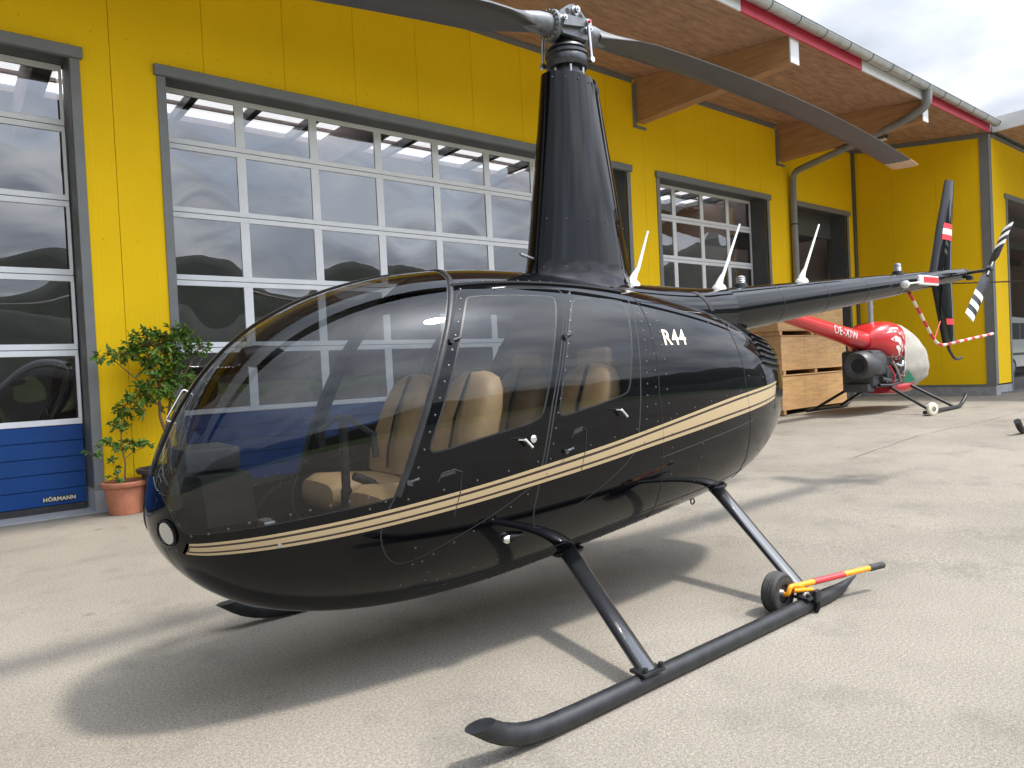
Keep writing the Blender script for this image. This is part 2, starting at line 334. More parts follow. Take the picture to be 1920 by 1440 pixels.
def sectional_door(xs_, x0, x1, label):
    fr = H(); z0 = gz(x0)
    fr.box(x0, x1, YD-.02, YD+.06, 5.162, 5.30); d = ob('sectional_door', fr, 'dark_trim', hangar, False); d['label'] = label
    for r, (a, b) in enumerate(ROWS):
        f = H(); rl = .070
        f.rbox(x0+.012, x1-.012, YD-.022, YD+.022, a+.004, a+rl, .004, seg=1); f.rbox(x0+.012, x1-.012, YD-.022, YD+.022, b-rl, b-.004, .004, seg=1)
        for i, x in enumerate(xs_):
            hw = .058 if 0 < i < len(xs_)-1 else .055
            f.box(max(x-hw, x0+.012), min(x+hw, x1-.012), YD-.020, YD+.020, a+rl, b-rl)
        ob('section_frame', f, 'alu_frame', d, False)
        g = H().box(x0+.012, x1-.012, YD-.012, YD+.012, b-.004, b+.004); ob('section_joint', g, 'groove', d, False)
        for i in range(len(xs_)-1):
            l = max(xs_[i]+.058, x0+.067); rr = min(xs_[i+1]-.058, x1-.067); p = link('pane', pane(rr-l, b-a-2*rl, i*3+r*5), d); p.location = ((l+rr)/2-HO[0], YD-.004-HO[1], (a+b)/2)
    n = 5
    for k in range(n):
        h0 = .09+z0+(1.0-.09-z0)*k/n; h1 = .09+z0+(1.0-.09-z0)*(k+1)/n
        ob('bottom_rib', H().rbox(x0+.012, x1-.012, YD-.024, YD+.02, h0+.003, h1-.003, .006, seg=1), 'blue', d, False)
    ob('bottom_backing', H().box(x0+.012, x1-.012, YD-.012, YD+.015, .09+z0, 1.0), 'groove', d, False)
    ob('bottom_seal', H().box(x0+.012, x1-.012, YD-.02, YD+.02, z0+.012, z0+.088), 'rubber', d, False)
    return d
def opening_trim(x0, x1, zt):
    z0 = gz(x0)
    for a, b in ((x0-.10, x0), (x1, x1+.10)):
        ob('side_trim', H().rbox(a, b, YW-.022, YW+.03, z0+.292, zt-.001, .005, seg=1), 'grey_trim', hangar, False)
    ob('head_trim', H().rbox(x0-.13, x1+.13, YW-.06, YW+.02, zt, zt+.125, .008, seg=1), 'grey_trim', hangar, False)
    ob('head_soffit', H().box(x0, x1, YW+.03, YD+.1, zt+.06, zt+.12), 'dark_trim', hangar, False)
    for a, b in ((x0-.004, x0+.002), (x1-.002, x1+.004)):
        ob('reveal', H().box(a, b, YW+.03, YD+.1, z0+.262, zt+.06), 'dark_trim', hangar, False)
for o in OPEN: opening_trim(*o)
colA = [1.31-1.035*k for k in range(8, -1, -1)]
dA = sectional_door([colA[0]] + colA[1:], -7.0, 1.30, 'glazed sectional door with blue bottom panel at the left edge')
sectional_door([2.265+1.035*k for k in range(9)], 2.31, 10.49, 'wide glazed sectional door behind the black helicopter')
sectional_door([11.47+.985*k for k in range(5)], 11.49, 15.39, 'glazed sectional door right of the mast')
ob('door_sill', (lambda m: [m.box(o[0], o[1], YW+.0, YD+.4, -.1, gz(o[0])+.012) for o in OPEN] and m)(H()), 'plinth', hangar, False)
# maker's plate on the blue panel
pl = ob('maker_plate', H().rbox(.86, 1.17, YD-.036, YD-.024, .135, .195, .003, seg=1), 'groove', dA, False)
vs, fs = text_mesh('HÖRMANN', .062, .002, 0, 1.08)
ob('plate_lettering', H().add([(1.015+x*.95, YD-.0385, .163+y) for x, y, z in vs], fs), 'cream', dA, False)
# open doorway at the right end of the front wall: raised door leaf inside
ob('raised_door', H().box(16.53, 19.31, YD+.05, YD+2.4, 4.62, 4.68).box(16.53, 19.31, YD, YD+.05, 4.55, 5.16), 'dark_trim', hangar, False)
ob('door_track', H().box(19.2, 19.23, YD+.02, YD+.06, .2, 4.6), 'alu', hangar, False)
# screws
sm = H()
def screw(x, z, y=YW): sm.lathe([(.0065, 0), (.0065, .003), (.003, .005)], (x, y, z), (0, -1, 0), 6)
for x in np.arange(-4.9, 19.5, .345):
    if in_open(x): screw(x, 5.10+.155)
for s in seams[7:-1]:
    for z in (.6, 3.1, 5.45, 6.4):
        for d in (-.18, .18):
            if z > 5.2 or not in_open(s+d): screw(s+d, z)
ob('screws', sm, 'screw', hangar, stuff=True)
# hall behind the doors, with a translucent skylight strip
ob('hall_floor', H().box(-9, 19.7, YD+.4, 24, -.1, .01), 'hallfloor', hangar, False)
ob('hall_wall', H().box(-9, 19.7, 24, 24.2, 0, 6.6).box(-9.2, -9, YD+.13, 24, 0, 6.6).box(19.7, 19.77, YD+.13, 24, .3, 6.6), 'hall', hangar, False)
ob('hall_ceiling', H().box(-9, 19.7, YD+.12, 12.2, 6.36, 6.44).box(-9, 19.7, 14.2, 24, 6.36, 6.44), 'hall', hangar, False)
ob('skylight_sheet', H().box(-9, 19.7, 12.2, 14.2, 6.47, 6.48), 'skylight', hangar, False)
for x in np.arange(-8.5, 19.5, 1.1): ob('skylight_rib', H().box(x, x+.12, 12.2, 14.2, 6.3, 6.46), 'dark_trim', hangar, False)
for y in (12.8, 13.5): ob('skylight_purlin', H().box(-9, 19.7, y, y+.05, 6.40, 6.46), 'hall', hangar, False)
for x in (1.2, 6.4, 11.6): ob('hall_beam', H().box(x, x+.22, YD+.2, 24, 5.75, 6.34), 'hall', hangar, False)
ob('hall_cabinet', H().rbox(3.2, 5.6, 22.6, 23.6, .02, 2.1, .02), 'blue', hangar, False)
ob('hall_shelf', H().rbox(7.0, 9.6, 22.8, 23.6, .02, 2.6, .02), 'glulam', hangar, False)
# eave: soffit boards, beams, fascia, gutter, roof
X0, X1, YE = -9.0, 19.79, 5.95
for k, a in enumerate(np.arange(X0, X1, 2.5)):
    b = min(a+2.497, X1)
    for y0, y1 in ((YE, 7.58), (7.583, YW+.05)):
        g = H(); g.add([(a, y0, zs(y0)), (b, y0, zs(y0)), (b, y1, zs(y1)), (a, y1, zs(y1)), (a, y0, zs(y0)+.025), (b, y0, zs(y0)+.025), (b, y1, zs(y1)+.025), (a, y1, zs(y1)+.025)],
                       [(0, 3, 2, 1), (4, 5, 6, 7), (0, 1, 5, 4), (1, 2, 6, 5), (2, 3, 7, 6), (3, 0, 4, 7)]); ob('soffit_board', g, 'osb', hangar, False)
g = H(); g.add([(X0, YE-.02, zs(YE)+.03), (X1+.1, YE-.02, zs(YE)+.03), (X1+.1, 11.5, zs(11.5)+.03), (X0, 11.5, zs(11.5)+.03), (X0, YE-.02, zs(YE)+.24), (X1+.1, YE-.02, zs(YE)+.24), (X1+.1, 11.5, zs(11.5)+.24), (X0, 11.5, zs(11.5)+.24)],
               [(0, 3, 2, 1), (4, 5, 6, 7), (0, 1, 5, 4), (1, 2, 6, 5), (2, 3, 7, 6), (3, 0, 4, 7)]); ob('roof_slab', g, 'zinc', hangar, False)
for bx in (10.85, 15.97):
    g = H(); g.prism([(YW-.002, 6.10), (YE+.02, 6.10), (YE+.02, zs(YE)-.003), (YW-.002, zs(YW)-.003)], lambda a, b, d: (d, a, b), bx, bx+.23); ob('eave_beam', g, 'glulam', hangar, False)
    ob('beam_end_cover', H().box(bx-.012, bx+.242, YE-.005, YE+.018, 6.085, zs(YE)-.004), 'fascia_w', hangar, False)
    ob('beam_trim', H().box(bx-.085, bx-.003, YW-.03, YW-.001, 6.03, 6.84), 'grey_trim', hangar, False)
    ob('beam_foot_trim', H().box(bx-.085, bx+.26, YW-.04, YW-.001, 5.985, 6.029), 'grey_trim', hangar, False)
for a, b in ((X0, 10.76), (11.09, 15.88), (16.21, 19.7)):
    ob('wall_top_trim', H().box(a, b, YW-.028, YW-.001, 6.845, 6.935), 'grey_trim', hangar, False)
for a, b, k in ((X0, 5.6, 'fascia_r'), (5.605, 9.40, 'fascia_w'), (9.405, 13.2, 'fascia_r'), (13.205, 15.95, 'fascia_w'), (15.955, 19.72, 'fascia_r')):
    ob('fascia_board', H().box(a, b, YE-.05, YE-.022, zs(YE)-.03, zs(YE)+.20), k, hangar, False)
gt = H(); nseg = 12
for r in (.088, .094):
    vs = []
    for x in (X0, 19.85):
        for j in range(nseg+1):
            t = PI+PI*j/nseg; vs.append((x, YE-.15+r*math.cos(t), zs(YE)+.20+r*math.sin(t)))
    gt.add(vs, [(j, j+1, nseg+1+j+1, nseg+1+j) for j in range(nseg)])
gt.tube([(X0, YE-.245, zs(YE)+.205), (19.85, YE-.245, zs(YE)+.205)], .011, 8)
gt.prism([(YE-.15+.092*math.cos(PI+PI*j/nseg), zs(YE)+.20+.092*math.sin(PI+PI*j/nseg)) for j in range(nseg+1)], lambda a, b, d: (d, a, b), 19.84, 19.853)
gutter = ob('gutter', gt, 'zinc', hangar)
for x in np.arange(7.5, 19.8, .82):
    b = H(); b.tube([(x, YE-.15+.097*math.cos(PI+PI*j/8), zs(YE)+.20+.097*math.sin(PI+PI*j/8)) for j in range(9)], .006, 6); ob('gutter_bracket', b, 'dark_steel', gutter)
def arc_path(pts, r=.15, n=6):
    P = [Vector(p) for p in pts]; o = [P[0]]
    for i in range(1, len(P)-1):
        a = (P[i-1]-P[i]); b = (P[i+1]-P[i]); q = min(r, a.length*.45, b.length*.45); A = P[i]+a.normalized()*q; B = P[i]+b.normalized()*q
        for k in range(n+1):
            t = k/n; o.append(A*(1-t)**2 + P[i]*2*t*(1-t) + B*t*t)
    return o+[P[-1]]
ob('downpipe', H().tube(arc_path([(15.85, YE-.15, 6.62), (15.85, YE-.13, 6.33), (15.95, YE+.35, 6.18), (16.42, 9.08, 5.86), (16.42, 9.09, 5.4), (16.42, 9.09, .2)], .22), .078, 16), 'pipe', hangar)
ob('pipe_clip', H().lathe([(.084, -.02), (.084, .02)], (16.42, 9.09, 4.6)).lathe([(.084, -.02), (.084, .02)], (16.42, 9.09, 2.4)), 'dark_steel', hangar)
for x, y in ((12.72, 7.78), (18.45, 7.84)):
    z = zs(y); l = ob('eave_lamp', H().rbox(x-.16, x+.16, y-.09, y+.09, z-.09, z-.002, .02), 'plastic', hangar); ob('lamp_glass', H().rbox(x-.02, x+.15, y-.08, y+.08, z-.135, z-.088, .02), 'white', l)
# the wing that juts out at the right
XW, YF = 19.8, 6.0
wy = [YF+.16, 7.15, 8.2, YW-.06]
for a, b in zip(wy[:-1], wy[1:]): ob('wing_side_panel', H().box(XW-.02, XW+.08, a+.002, b-.002, .48, zs((a+b)/2)-.01), 'yellow', hangar, False)
ob('wing_side_core', H().box(XW+.02, XW+.3, YF+.1, YW+.6, .1, 6.4), 'dark_trim', hangar, False)
ob('wing_plinth', H().box(XW-.045, XW+.2, YF-.03, YW-.03, .1, .44), 'plinth', hangar, False)
ob('wing_flashing', H().box(XW-.06, XW+.02, YF-.045, YW-.03, .442, .478), 'grey_trim', hangar, False)
ob('inner_corner_trim', H().box(XW-.12, XW-.002, YW-.055, YW-.002, .3, 6.86), 'dark_trim', hangar, False)
ob('outer_corner_post', H().box(XW-.045, XW-.021, YF-.025, YF+.16, .48, 6.47).box(XW-.045, XW+.14, YF-.04, YF-.021, .48, 6.47), 'grey_trim', hangar, False)
g = H(); g.add([(XW-.05, YF, zs(YF)-.11), (XW-.021, YF, zs(YF)-.11), (XW-.021, YW, zs(YW)-.11), (XW-.05, YW, zs(YW)-.11), (XW-.05, YF, zs(YF)-.005), (XW-.021, YF, zs(YF)-.005), (XW-.021, YW, zs(YW)-.005), (XW-.05, YW, zs(YW)-.005)], [(0, 3, 2, 1), (4, 5, 6, 7), (0, 1, 5, 4), (1, 2, 6, 5), (2, 3, 7, 6), (3, 0, 4, 7)]); ob('wing_top_trim', g, 'grey_trim', hangar, False)
ob('wing_front_panel', H().box(XW+.14, 20.9, YF-.02, YF+.08, .48, 6.5), 'yellow', hangar, False)
ob('wing_front_panel', H().box(20.903, 34, YF-.02, YF+.08, 5.14, 6.5), 'yellow', hangar, False)
ob('wing_door_trim', H().box(20.90, 21.0, YF-.04, YF+.35, .25, 5.05), 'grey_trim', hangar, False)
ob('wing_door_head', H().box(20.8, 34, YF-.06, YF-.021, 5.05, 5.17), 'grey_trim', hangar, False)
ob('wing_front_plinth', H().box(XW+.2, 20.98, YF-.032, YF+.3, .1, .44), 'plinth', hangar, False)
ob('wing_hall', H().box(20.1, 44, 15, 15.2, .2, 6.6).box(44, 44.2, YF+.1, 15, .2, 6.6).box(20.1, 44, YF+.1, 15, 6.3, 6.5).box(20.1, 20.2, YF+.4, 15, .2, 6.3), 'hall', hangar, False)
ob('wing_floor', H().box(20.1, 44, YF-.05, 15, .1, .262), 'hallfloor', hangar, False)
for y in (8, 10, 12): ob('wing_truss', H().box(20.3, 44, y, y+.12, 5.5, 5.8), 'dark_trim', hangar, False)
ob('wing_overhang', H().box(19.99, 40, 1.5, YF-.1, 6.56, 6.60), 'osb', hangar, False)
ob('wing_verge', H().box(19.93, 19.985, 1.5, YF-.08, 6.52, 6.86), 'fascia_w', hangar, False)
ob('wing_roof', H().box(19.99, 40, 1.5, 15, 6.605, 6.84), 'zinc', hangar, False)
ob('wing_front_trim', H().box(XW+.2, 34, YF-.05, YF-.021, 6.42, 6.5), 'grey_trim', hangar, False)

# ------------------------------------------------------------------ black helicopter: hull surface
HX, HY, HTH = 2.98, 3.03, R(2.5)
heli = thing('helicopter', 'black four seat helicopter with tan side stripe and bubble cabin', 'helicopter', (HX, HY, 0), -HTH)
def W2L(x, y, z):
    dx, dy = x-HX, y-HY; c, s = math.cos(HTH), math.sin(HTH); return (c*dx-s*dy, s*dx+c*dy, z)
S0, S1 = -2.36, 1.75
KU = np.array([0, .08, .17, .27, .38, .5, .62, .74, .84, .92, 1.0])
KW = np.array([0, .2463, .4227, .5516, .6286, .6498, .6132, .5077, .3567, .2236, 0])
KT = np.array([.8512, 1.1367, 1.4833, 1.7524, 1.8954, 1.903, 1.813, 1.6882, 1.5885, 1.5154, 1.2004])
KB = np.array([.8512, .6753, .474, .3382, .302, .3647, .4519, .5640, .7200, .870, 1.2004])
def spl_m(x, y):
    n = len(x); h = np.diff(x); A = np.zeros((n, n)); b = np.zeros(n)
    for i in range(1, n-1):
        A[i, i-1] = h[i-1]; A[i, i] = 2*(h[i-1]+h[i]); A[i, i+1] = h[i]; b[i] = 6*((y[i+1]-y[i])/h[i]-(y[i]-y[i-1])/h[i-1])
    A[0, 0] = 1; A[0, 1] = -1; A[-1, -1] = 1; A[-1, -2] = -1
    return np.linalg.solve(A, b)
MWs, MTs, MBs = spl_m(KU, KW), spl_m(KU, KT), spl_m(KU, KB)
def spl(y, m, xi):
    x = KU; i = np.clip(np.searchsorted(x, xi)-1, 0, len(x)-2); hh = x[i+1]-x[i]; a = x[i+1]-xi; c = xi-x[i]
    return m[i]*a**3/(6*hh)+m[i+1]*c**3/(6*hh)+(y[i]/hh-m[i]*hh/6)*a+(y[i+1]/hh-m[i+1]*hh/6)*c
def s_of(u): return S0+(S1-S0)*(1-np.cos(np.pi*np.asarray(u, float)))/2
def u_of(s): return np.arccos(np.clip(1-2*(s-S0)/(S1-S0), -1, 1))/np.pi
def hull(u, a, side=-1, sc=1.):
    u = np.asarray(u, float); a = np.asarray(a, float)
    W = spl(KW, MWs, u)*sc; T = spl(KT, MTs, u); B = spl(KB, MBs, u); zc = B+(T-B)*.5248
    cs, sn = np.cos(a), np.sin(a); n = np.where(cs >= 0, 2.235, 2.2274); r = (np.abs(sn)**n+np.abs(cs)**n)**(-1/n)
    return np.stack([s_of(u)+0*a, side*W*r*sn, zc+np.where(cs >= 0, T-zc, zc-B)*sc*r*cs], -1)
def hull_n(u, a, side=-1):
    e = 1e-3; u = np.clip(np.asarray(u, float), 2e-3, 1-2e-3); a = np.asarray(a, float)
    d1 = hull(u+e, a, -1)-hull(u-e, a, -1); d2 = hull(u, a+e, -1)-hull(u, a-e, -1); n = np.cross(d2, d1)
    n /= np.linalg.norm(n, axis=-1, keepdims=True); c = hull(u, a, -1)-np.stack([s_of(u), 0*a, 1.1+0*a], -1)
    flip = np.sign((n*c).sum(-1, keepdims=True)); n = n*np.where(flip == 0, 1, flip)
    if side > 0: n = n*np.array([1, -1, 1])
    return n
def on_hull(s, z, side=-1, off=0.):
    """point on the hull side at station s and height z"""
    u = u_of(np.asarray(s, float)); z = np.asarray(z, float); lo = np.zeros_like(u+z); hi = lo+np.pi
    for _ in range(40):
        m = (lo+hi)/2; up = hull(u+0*m, m)[..., 2] > z; lo = np.where(up, m, lo); hi = np.where(up, hi, m)
    m = (lo+hi)/2; return hull(u+0*m, m, side)+off*hull_n(u+0*m, m, side)
# outlines on the hull, (u, a): u runs nose to tail, a from the top centre line to the keel
F_WS = [(.3741,.4933),(.3617,.7215),(.3491,.9245),(.3365,1.1105),(.3213,1.3508),(.3036,1.6562),(.2926,1.8332),(.2719,1.8461),(.2413,1.8563),(.2046,1.874),(.1643,1.8944),(.0957,1.9441),(.0901,1.9346),(.0789,1.8157),(.0666,1.5559),(.0553,1.1597),(.0543,.6929)]
F_W1 = [(.3822,.7317),(.395,.7326),(.4189,.7398),(.4538,.7508),(.4566,.7719),(.4548,.8237),(.4358,1.1486),(.4199,1.5079),(.4166,1.5555),(.4073,1.5792),(.3816,1.5994),(.3291,1.6391),(.3244,1.6332),(.3232,1.6098),(.3328,1.4547),(.3618,.9858),(.3763,.7709),(.3794,.7392)]
F_W2 = [(.4824,.7536),(.5047,.7397),(.5296,.7341),(.5328,.7553),(.5313,.8057),(.5237,.9799),(.5117,1.2724),(.506,1.4379),(.5018,1.4832),(.4708,1.5319),(.4392,1.5697),(.4357,1.5628),(.4349,1.5327),(.4419,1.3149),(.459,.9954),(.4743,.7971)]
F_D1 = [(.3748,.6548),(.3943,.6634),(.4237,.6649),(.4551,.6588),(.4734,.6666),(.4547,.9583),(.444,1.1453),(.4297,1.4303),(.4212,1.6866),(.4168,1.8395),(.4133,1.9155),(.3926,1.991),(.3705,2.0657),(.3456,2.1409),(.3169,2.236),(.3082,2.2464),(.3,2.2389),(.2928,2.1956),(.2868,2.1214),(.2839,2.0421),(.2849,1.9807),(.2913,1.8603),(.302,1.7683),(.3088,1.6464),(.3271,1.338),(.3484,1.0327),(.3635,.8205)]
F_D2 = [(.477,.6702),(.5001,.6508),(.5251,.6409),(.5454,.6569),(.5352,.8787),(.5275,1.0752),(.5199,1.3497),(.5162,1.6446),(.5131,1.86),(.4984,1.9621),(.466,2.1024),(.4426,2.1846),(.4201,2.2308),(.4142,2.0918),(.4162,1.9199),(.4202,1.8442),(.4246,1.6904),(.4331,1.4332),(.4475,1.1467),(.4583,.9585)]
F_U = [(.0946,2.0867),(.1321,2.0034),(.1735,1.9643),(.2142,1.9355),(.2578,1.9142),(.2998,1.893),(.3413,1.8715),(.3769,1.8528),(.4147,1.8279),(.4517,1.8035),(.4868,1.7792),(.5351,1.7256),(.5771,1.6721),(.6254,1.6037),(.6943,1.511),(.789,1.4289)]
F_L = [(.0904,2.2739),(.1329,2.1363),(.1741,2.0737),(.2148,2.0362),(.2585,2.0093),(.2872,1.9913),(.3422,1.9627),(.3779,1.9447),(.4139,1.9255),(.4529,1.9084),(.4938,1.8825),(.5102,1.8686),(.5462,1.8407),(.5909,1.8042),(.6683,1.7246),(.7728,1.6472)]
F_LV = [(.755,.72),(.805,.66),(.8404,.8471),(.8412,1.0736),(.8348,1.2801),(.7398,1.2639),(.7475,1.0845),(.7493,.9167)]
QX, QY = 4.0, .7
def smooth_loop(pts, it=2):
    P = np.array(pts, float)
    for _ in range(it):
        Q = np.roll(P, -1, 0); P = np.stack([.78*P+.22*Q, .22*P+.78*Q], 1).reshape(-1, 2)
    return P
def dens(P, d=.02, closed=True):
    o = []; n = len(P)
    for i in range(n if closed else n-1):
        a, b = P[i], P[(i+1) % n]; k = max(1, int(np.hypot((b-a)[0]*QX, (b-a)[1]*QY)/d)); o += [a+(b-a)*t/k for t in range(k)]
    if not closed: o.append(P[-1])
    return np.array(o)
def inset(P, d):
    q = P*[QX, QY]; t = np.roll(q, -1, 0)-np.roll(q, 1, 0); t /= np.linalg.norm(t, axis=1, keepdims=True)+1e-12; n = np.stack([-t[:, 1], t[:, 0]], 1)
    area = .5*np.sum(q[:, 0]*np.roll(q[:, 1], -1)-np.roll(q[:, 0], -1)*q[:, 1]); return (q+n*d*(1 if area > 0 else -1))/[QX, QY]
def inside(P, pts):
    x, y = pts[:, 0], pts[:, 1]; r = np.zeros(len(pts), bool); n = len(P)
    for i in range(n):
        x1, y1 = P[i]; x2, y2 = P[(i+1) % n]
        if y1 == y2: continue
        r ^= ((y1 > y) != (y2 > y)) & (x < (x2-x1)*(y-y1)/(y2-y1)+x1)
    return r
# windshield: the measured edge, closed along the centre post
def a_post(u, y=.028):
    W = spl(KW, MWs, np.asarray(u, float)); return np.arcsin(np.clip(y/np.maximum(W, .03), 0, .99))
us = np.linspace(.0545, .384, 40); ws_open = smooth_loop(F_WS, 0)
WS = np.concatenate([np.array(F_WS), np.stack([us, a_post(us)], 1)]); WS = dens(WS)
W1 = dens(smooth_loop(F_W1)); W2 = dens(smooth_loop(F_W2)); D1 = dens(smooth_loop(F_D1, 1)); D2 = dens(smooth_loop(F_D2, 1)); LV = dens(smooth_loop(F_LV, 1))
D1o, D2o = inset(D1, -.0035), inset(D2, -.0035); D1, D2 = inset(D1, .0015), inset(D2, .0015)
WSo = inset(WS, -.006); W1o, W2o = inset(W1, -.006), inset(W2, -.006)
loops = [WS, WSo, W1, W1o, W2, W2o, D1, D1o, D2, D2o, LV]
WSo[:, 1] = np.maximum(WSo[:, 1], .012)
nu_, na_ = 110, 84
uu = (np.linspace(0, 1, nu_+1)); aa = np.linspace(0, np.pi, na_+1)
pts = []; edges = []
bnd = [(u, 0.) for u in uu] + [(1., a) for a in aa[1:]] + [(u, np.pi) for u in uu[::-1][1:]] + [(0., a) for a in aa[::-1][1:-1]]
pts += bnd; nb = len(bnd); edges += [(i, (i+1) % nb) for i in range(nb)]
for L in loops:
    b = len(pts); pts += [tuple(p) for p in L]; edges += [(b+i, b+(i+1) % len(L)) for i in range(len(L))]
allL = np.concatenate(loops)*[QX, QY]
gu, ga = np.meshgrid(uu[1:-1], aa[1:-1], indexing='ij'); G = np.stack([gu.ravel(), ga.ravel()], 1)
keep = np.array([np.min(((allL-p*[QX, QY])**2).sum(1)) > .008**2 for p in G]); pts += [tuple(p) for p in G[keep]]
cv, ce, cf, _, _, _ = delaunay_2d_cdt([Vector((p[0]*QX, p[1]*QY)) for p in pts], edges, [], 0, 1e-6)
CV = np.array([(v.x/QX, v.y/QY) for v in cv]); CF = np.array([tuple(f) for f in cf if len(f) == 3]); CC = CV[CF].mean(1)
I = {k: inside(L, CC) for k, L in dict(ws=WS, wso=WSo, w1=W1, w1o=W1o, w2=W2, w2o=W2o, d1=D1, d1o=D1o, d2=D2, d2o=D2o, lv=LV).items()}
reg = np.zeros(len(CF), int)
reg[I['lv']] = 20; reg[I['d1o']] = 9; reg[I['d1']] = 1; reg[I['d2o'] & ~I['d1']] = 9; reg[I['d2'] & ~I['d1o']] = 2
reg[I['wso']] = 8; reg[I['ws']] = 3; reg[I['w1o']] = 11; reg[I['w1']] = 4; reg[I['w2o']] = 12; reg[I['w2']] = 5
def patch(sel, matmap, sides=(-1,), off=0.):
    g = MB(); g.nrm = []
    f = CF[sel]; idx = np.unique(f); remap = -np.ones(len(CV), int); remap[idx] = np.arange(len(idx)); u, a = CV[idx].T
    for sd in sides:
        b = len(g.v); P = hull(u, a, sd); Nn = hull_n(u, a, sd); P = P+off*Nn
        P0 = P[remap[f]]; fn = np.cross(P0[:, 1]-P0[:, 0], P0[:, 2]-P0[:, 0]); ff = remap[f].copy(); fl = (fn*Nn[remap[f]].mean(1)).sum(1) < 0; ff[fl] = ff[fl][:, ::-1]
        ok = np.linalg.norm(fn, axis=1) > 1e-12
        g.v += [tuple(p) for p in P]; g.f += [tuple(int(b+i) for i in q) for q in ff[ok]]; g.m += [matmap.get(int(k), 0) for k in reg[sel][ok]]; g.nrm += list(Nn)
    return g
ob('fuselage', patch(np.isin(reg, [0, 8, 9, 20]), {8: 1, 9: 2, 20: 2}, (-1, 1)), ['black', 'satin', 'groove'], heli)
for sd in (-1, 1):
    ob('windshield', patch(reg == 3, {}, (sd,)), 'canopy', heli)
    d = ob('front_door', patch(np.isin(reg, [1, 11]), {11: 1}, (sd,)), ['black', 'satin'], heli); ob('door_window', patch(reg == 4, {}, (sd,)), 'canopy', d)
    e = ob('rear_door', patch(np.isin(reg, [2, 12]), {12: 1}, (sd,)), ['black', 'satin'], heli); ob('door_window', patch(reg == 5, {}, (sd,)), 'canopy', e)
    # hinges, latches and handles
    for dd, (s, z) in ((d, (-1.235, 1.517)), (d, (-1.491, .944)), (e, (-.629, 1.526)), (e, (-.70, .99))):
        p = on_hull(s, z, sd, .006); q = on_hull(s+.045, z+.012, sd, .008); ob('hinge', MB().tube([p, q], .007, 8).lathe([(.012, -.01), (.012, .01)], p, (0, 1, 0), 10), 'dark_steel', dd)
    for dd, (s, z) in ((d, (-.945, 1.07)), (e, (-.36, 1.16))):
        p = on_hull(s, z, sd, .004); q = on_hull(s, z, sd, .03); r3 = on_hull(s+.035, z-.035, sd, .032); r4 = on_hull(s-.04, z+.004, sd, .03)
        ob('latch', MB().tube([p, q], .008, 8).tube([q, r3], .006, 8).tube([q, r4], .004, 6), 'chrome', dd)
    p = on_hull(-.883, 1.066, sd); ob('lock', MB().lathe([(.018, -.004), (.018, .004), (.012, .008), (.004, .009)], p, (0, sd, 0), 14), 'chrome', d)
    # recessed pull below each window
    for dd, s, z, w in ((d, -1.36, .93, .11), (e, -.66, 1.05, .09)):
        path = [(0, 0), (.02, .035), (w*.7, .045), (w, .03), (w*.95, -.06), (w*.75, -.16)]; loop = [on_hull(s+a, z+b, sd, .0012) for a, b in path]
        ob('door_pull', MB().tube(loop, .0028, 6, caps=True), 'groove', dd)
        ob('pull_slot', MB().tube([on_hull(s+.012, z+.022, sd, .0008), on_hull(s+w*.72, z+.034, sd, .0008)], .008, 6, flat=(1, .3)), 'groove', dd)
# painted stripes
def strip(fr0, fr1, mk, lift, u0=0., n=90):
    U = np.array(F_U); L = np.array(F_L); tt = np.linspace(u0, 1, n); k = np.linspace(0, 1, len(U)); g = MB(); g.nrm = []
    def at(f):
        fl = f[0]+(f[1]-f[0])*np.clip((tt-.6)/.4, 0, 1) if isinstance(f, tuple) else f+0*tt
        a = np.stack([np.interp(tt, k, U[:, j]) for j in (0, 1)], 1); b = np.stack([np.interp(tt, k, L[:, j]) for j in (0, 1)], 1); return a+(b-a)*fl[:, None]
    def sm(P):
        for _ in range(14): P[1:-1] = .5*P[1:-1]+.25*(P[:-2]+P[2:])
        return P
    A, B = sm(at(fr0)), sm(at(fr1)); rows = 5
    for sd in (-1, 1):
        b0 = len(g.v)
        for j in range(rows):
            Q = A+(B-A)*j/(rows-1); nn = hull_n(Q[:, 0], Q[:, 1], sd); g.v += [tuple(p) for p in hull(Q[:, 0], Q[:, 1], sd)+lift*nn]; g.nrm += list(nn)
        for j in range(rows-1):
            for i in range(n-1):
                q = (b0+j*n+i, b0+j*n+i+1, b0+(j+1)*n+i+1, b0+(j+1)*n+i); g.f.append(q[::-1] if sd < 0 else q); g.m.append(0)
    return g
ob('pinstripe_band', strip(0, 1, 'maroon', .0010), 'maroon', heli)
ob('upper_stripe', strip(0, (.19, .13), 'tan', .0018), 'tan', heli)
ob('centre_stripe', strip((.34, .23), (.68, .78), 'tan', .0018, .012), 'tan', heli)
ob('lower_stripe', strip((.81, .86), 1, 'tan', .0018), 'tan', heli)
# front end of the stripe closes in a tan loop
U0, L0, U1, L1 = [np.array(q) for q in (F_U[0], F_L[0], F_U[1], F_L[1])]
for sd in (-1, 1):
    cap = MB(); cap.nrm = []; b0 = 0
    for j in range(9):
        for w in (0, .11):
            q = U0+(L0-U0)*j/8+w*((U1+(L1-U1)*j/8)-(U0+(L0-U0)*j/8)); cap.v.append(tuple(hull(q[0], q[1], sd)+.0021*hull_n(q[0], q[1], sd))); cap.nrm.append(hull_n(q[0], q[1], sd))
    for j in range(8):
        q = (b0+2*j, b0+2*j+1, b0+2*j+3, b0+2*j+2); cap.f.append(q if sd < 0 else q[::-1]); cap.m.append(0)
    ob('stripe_end', cap, 'tan', heli)
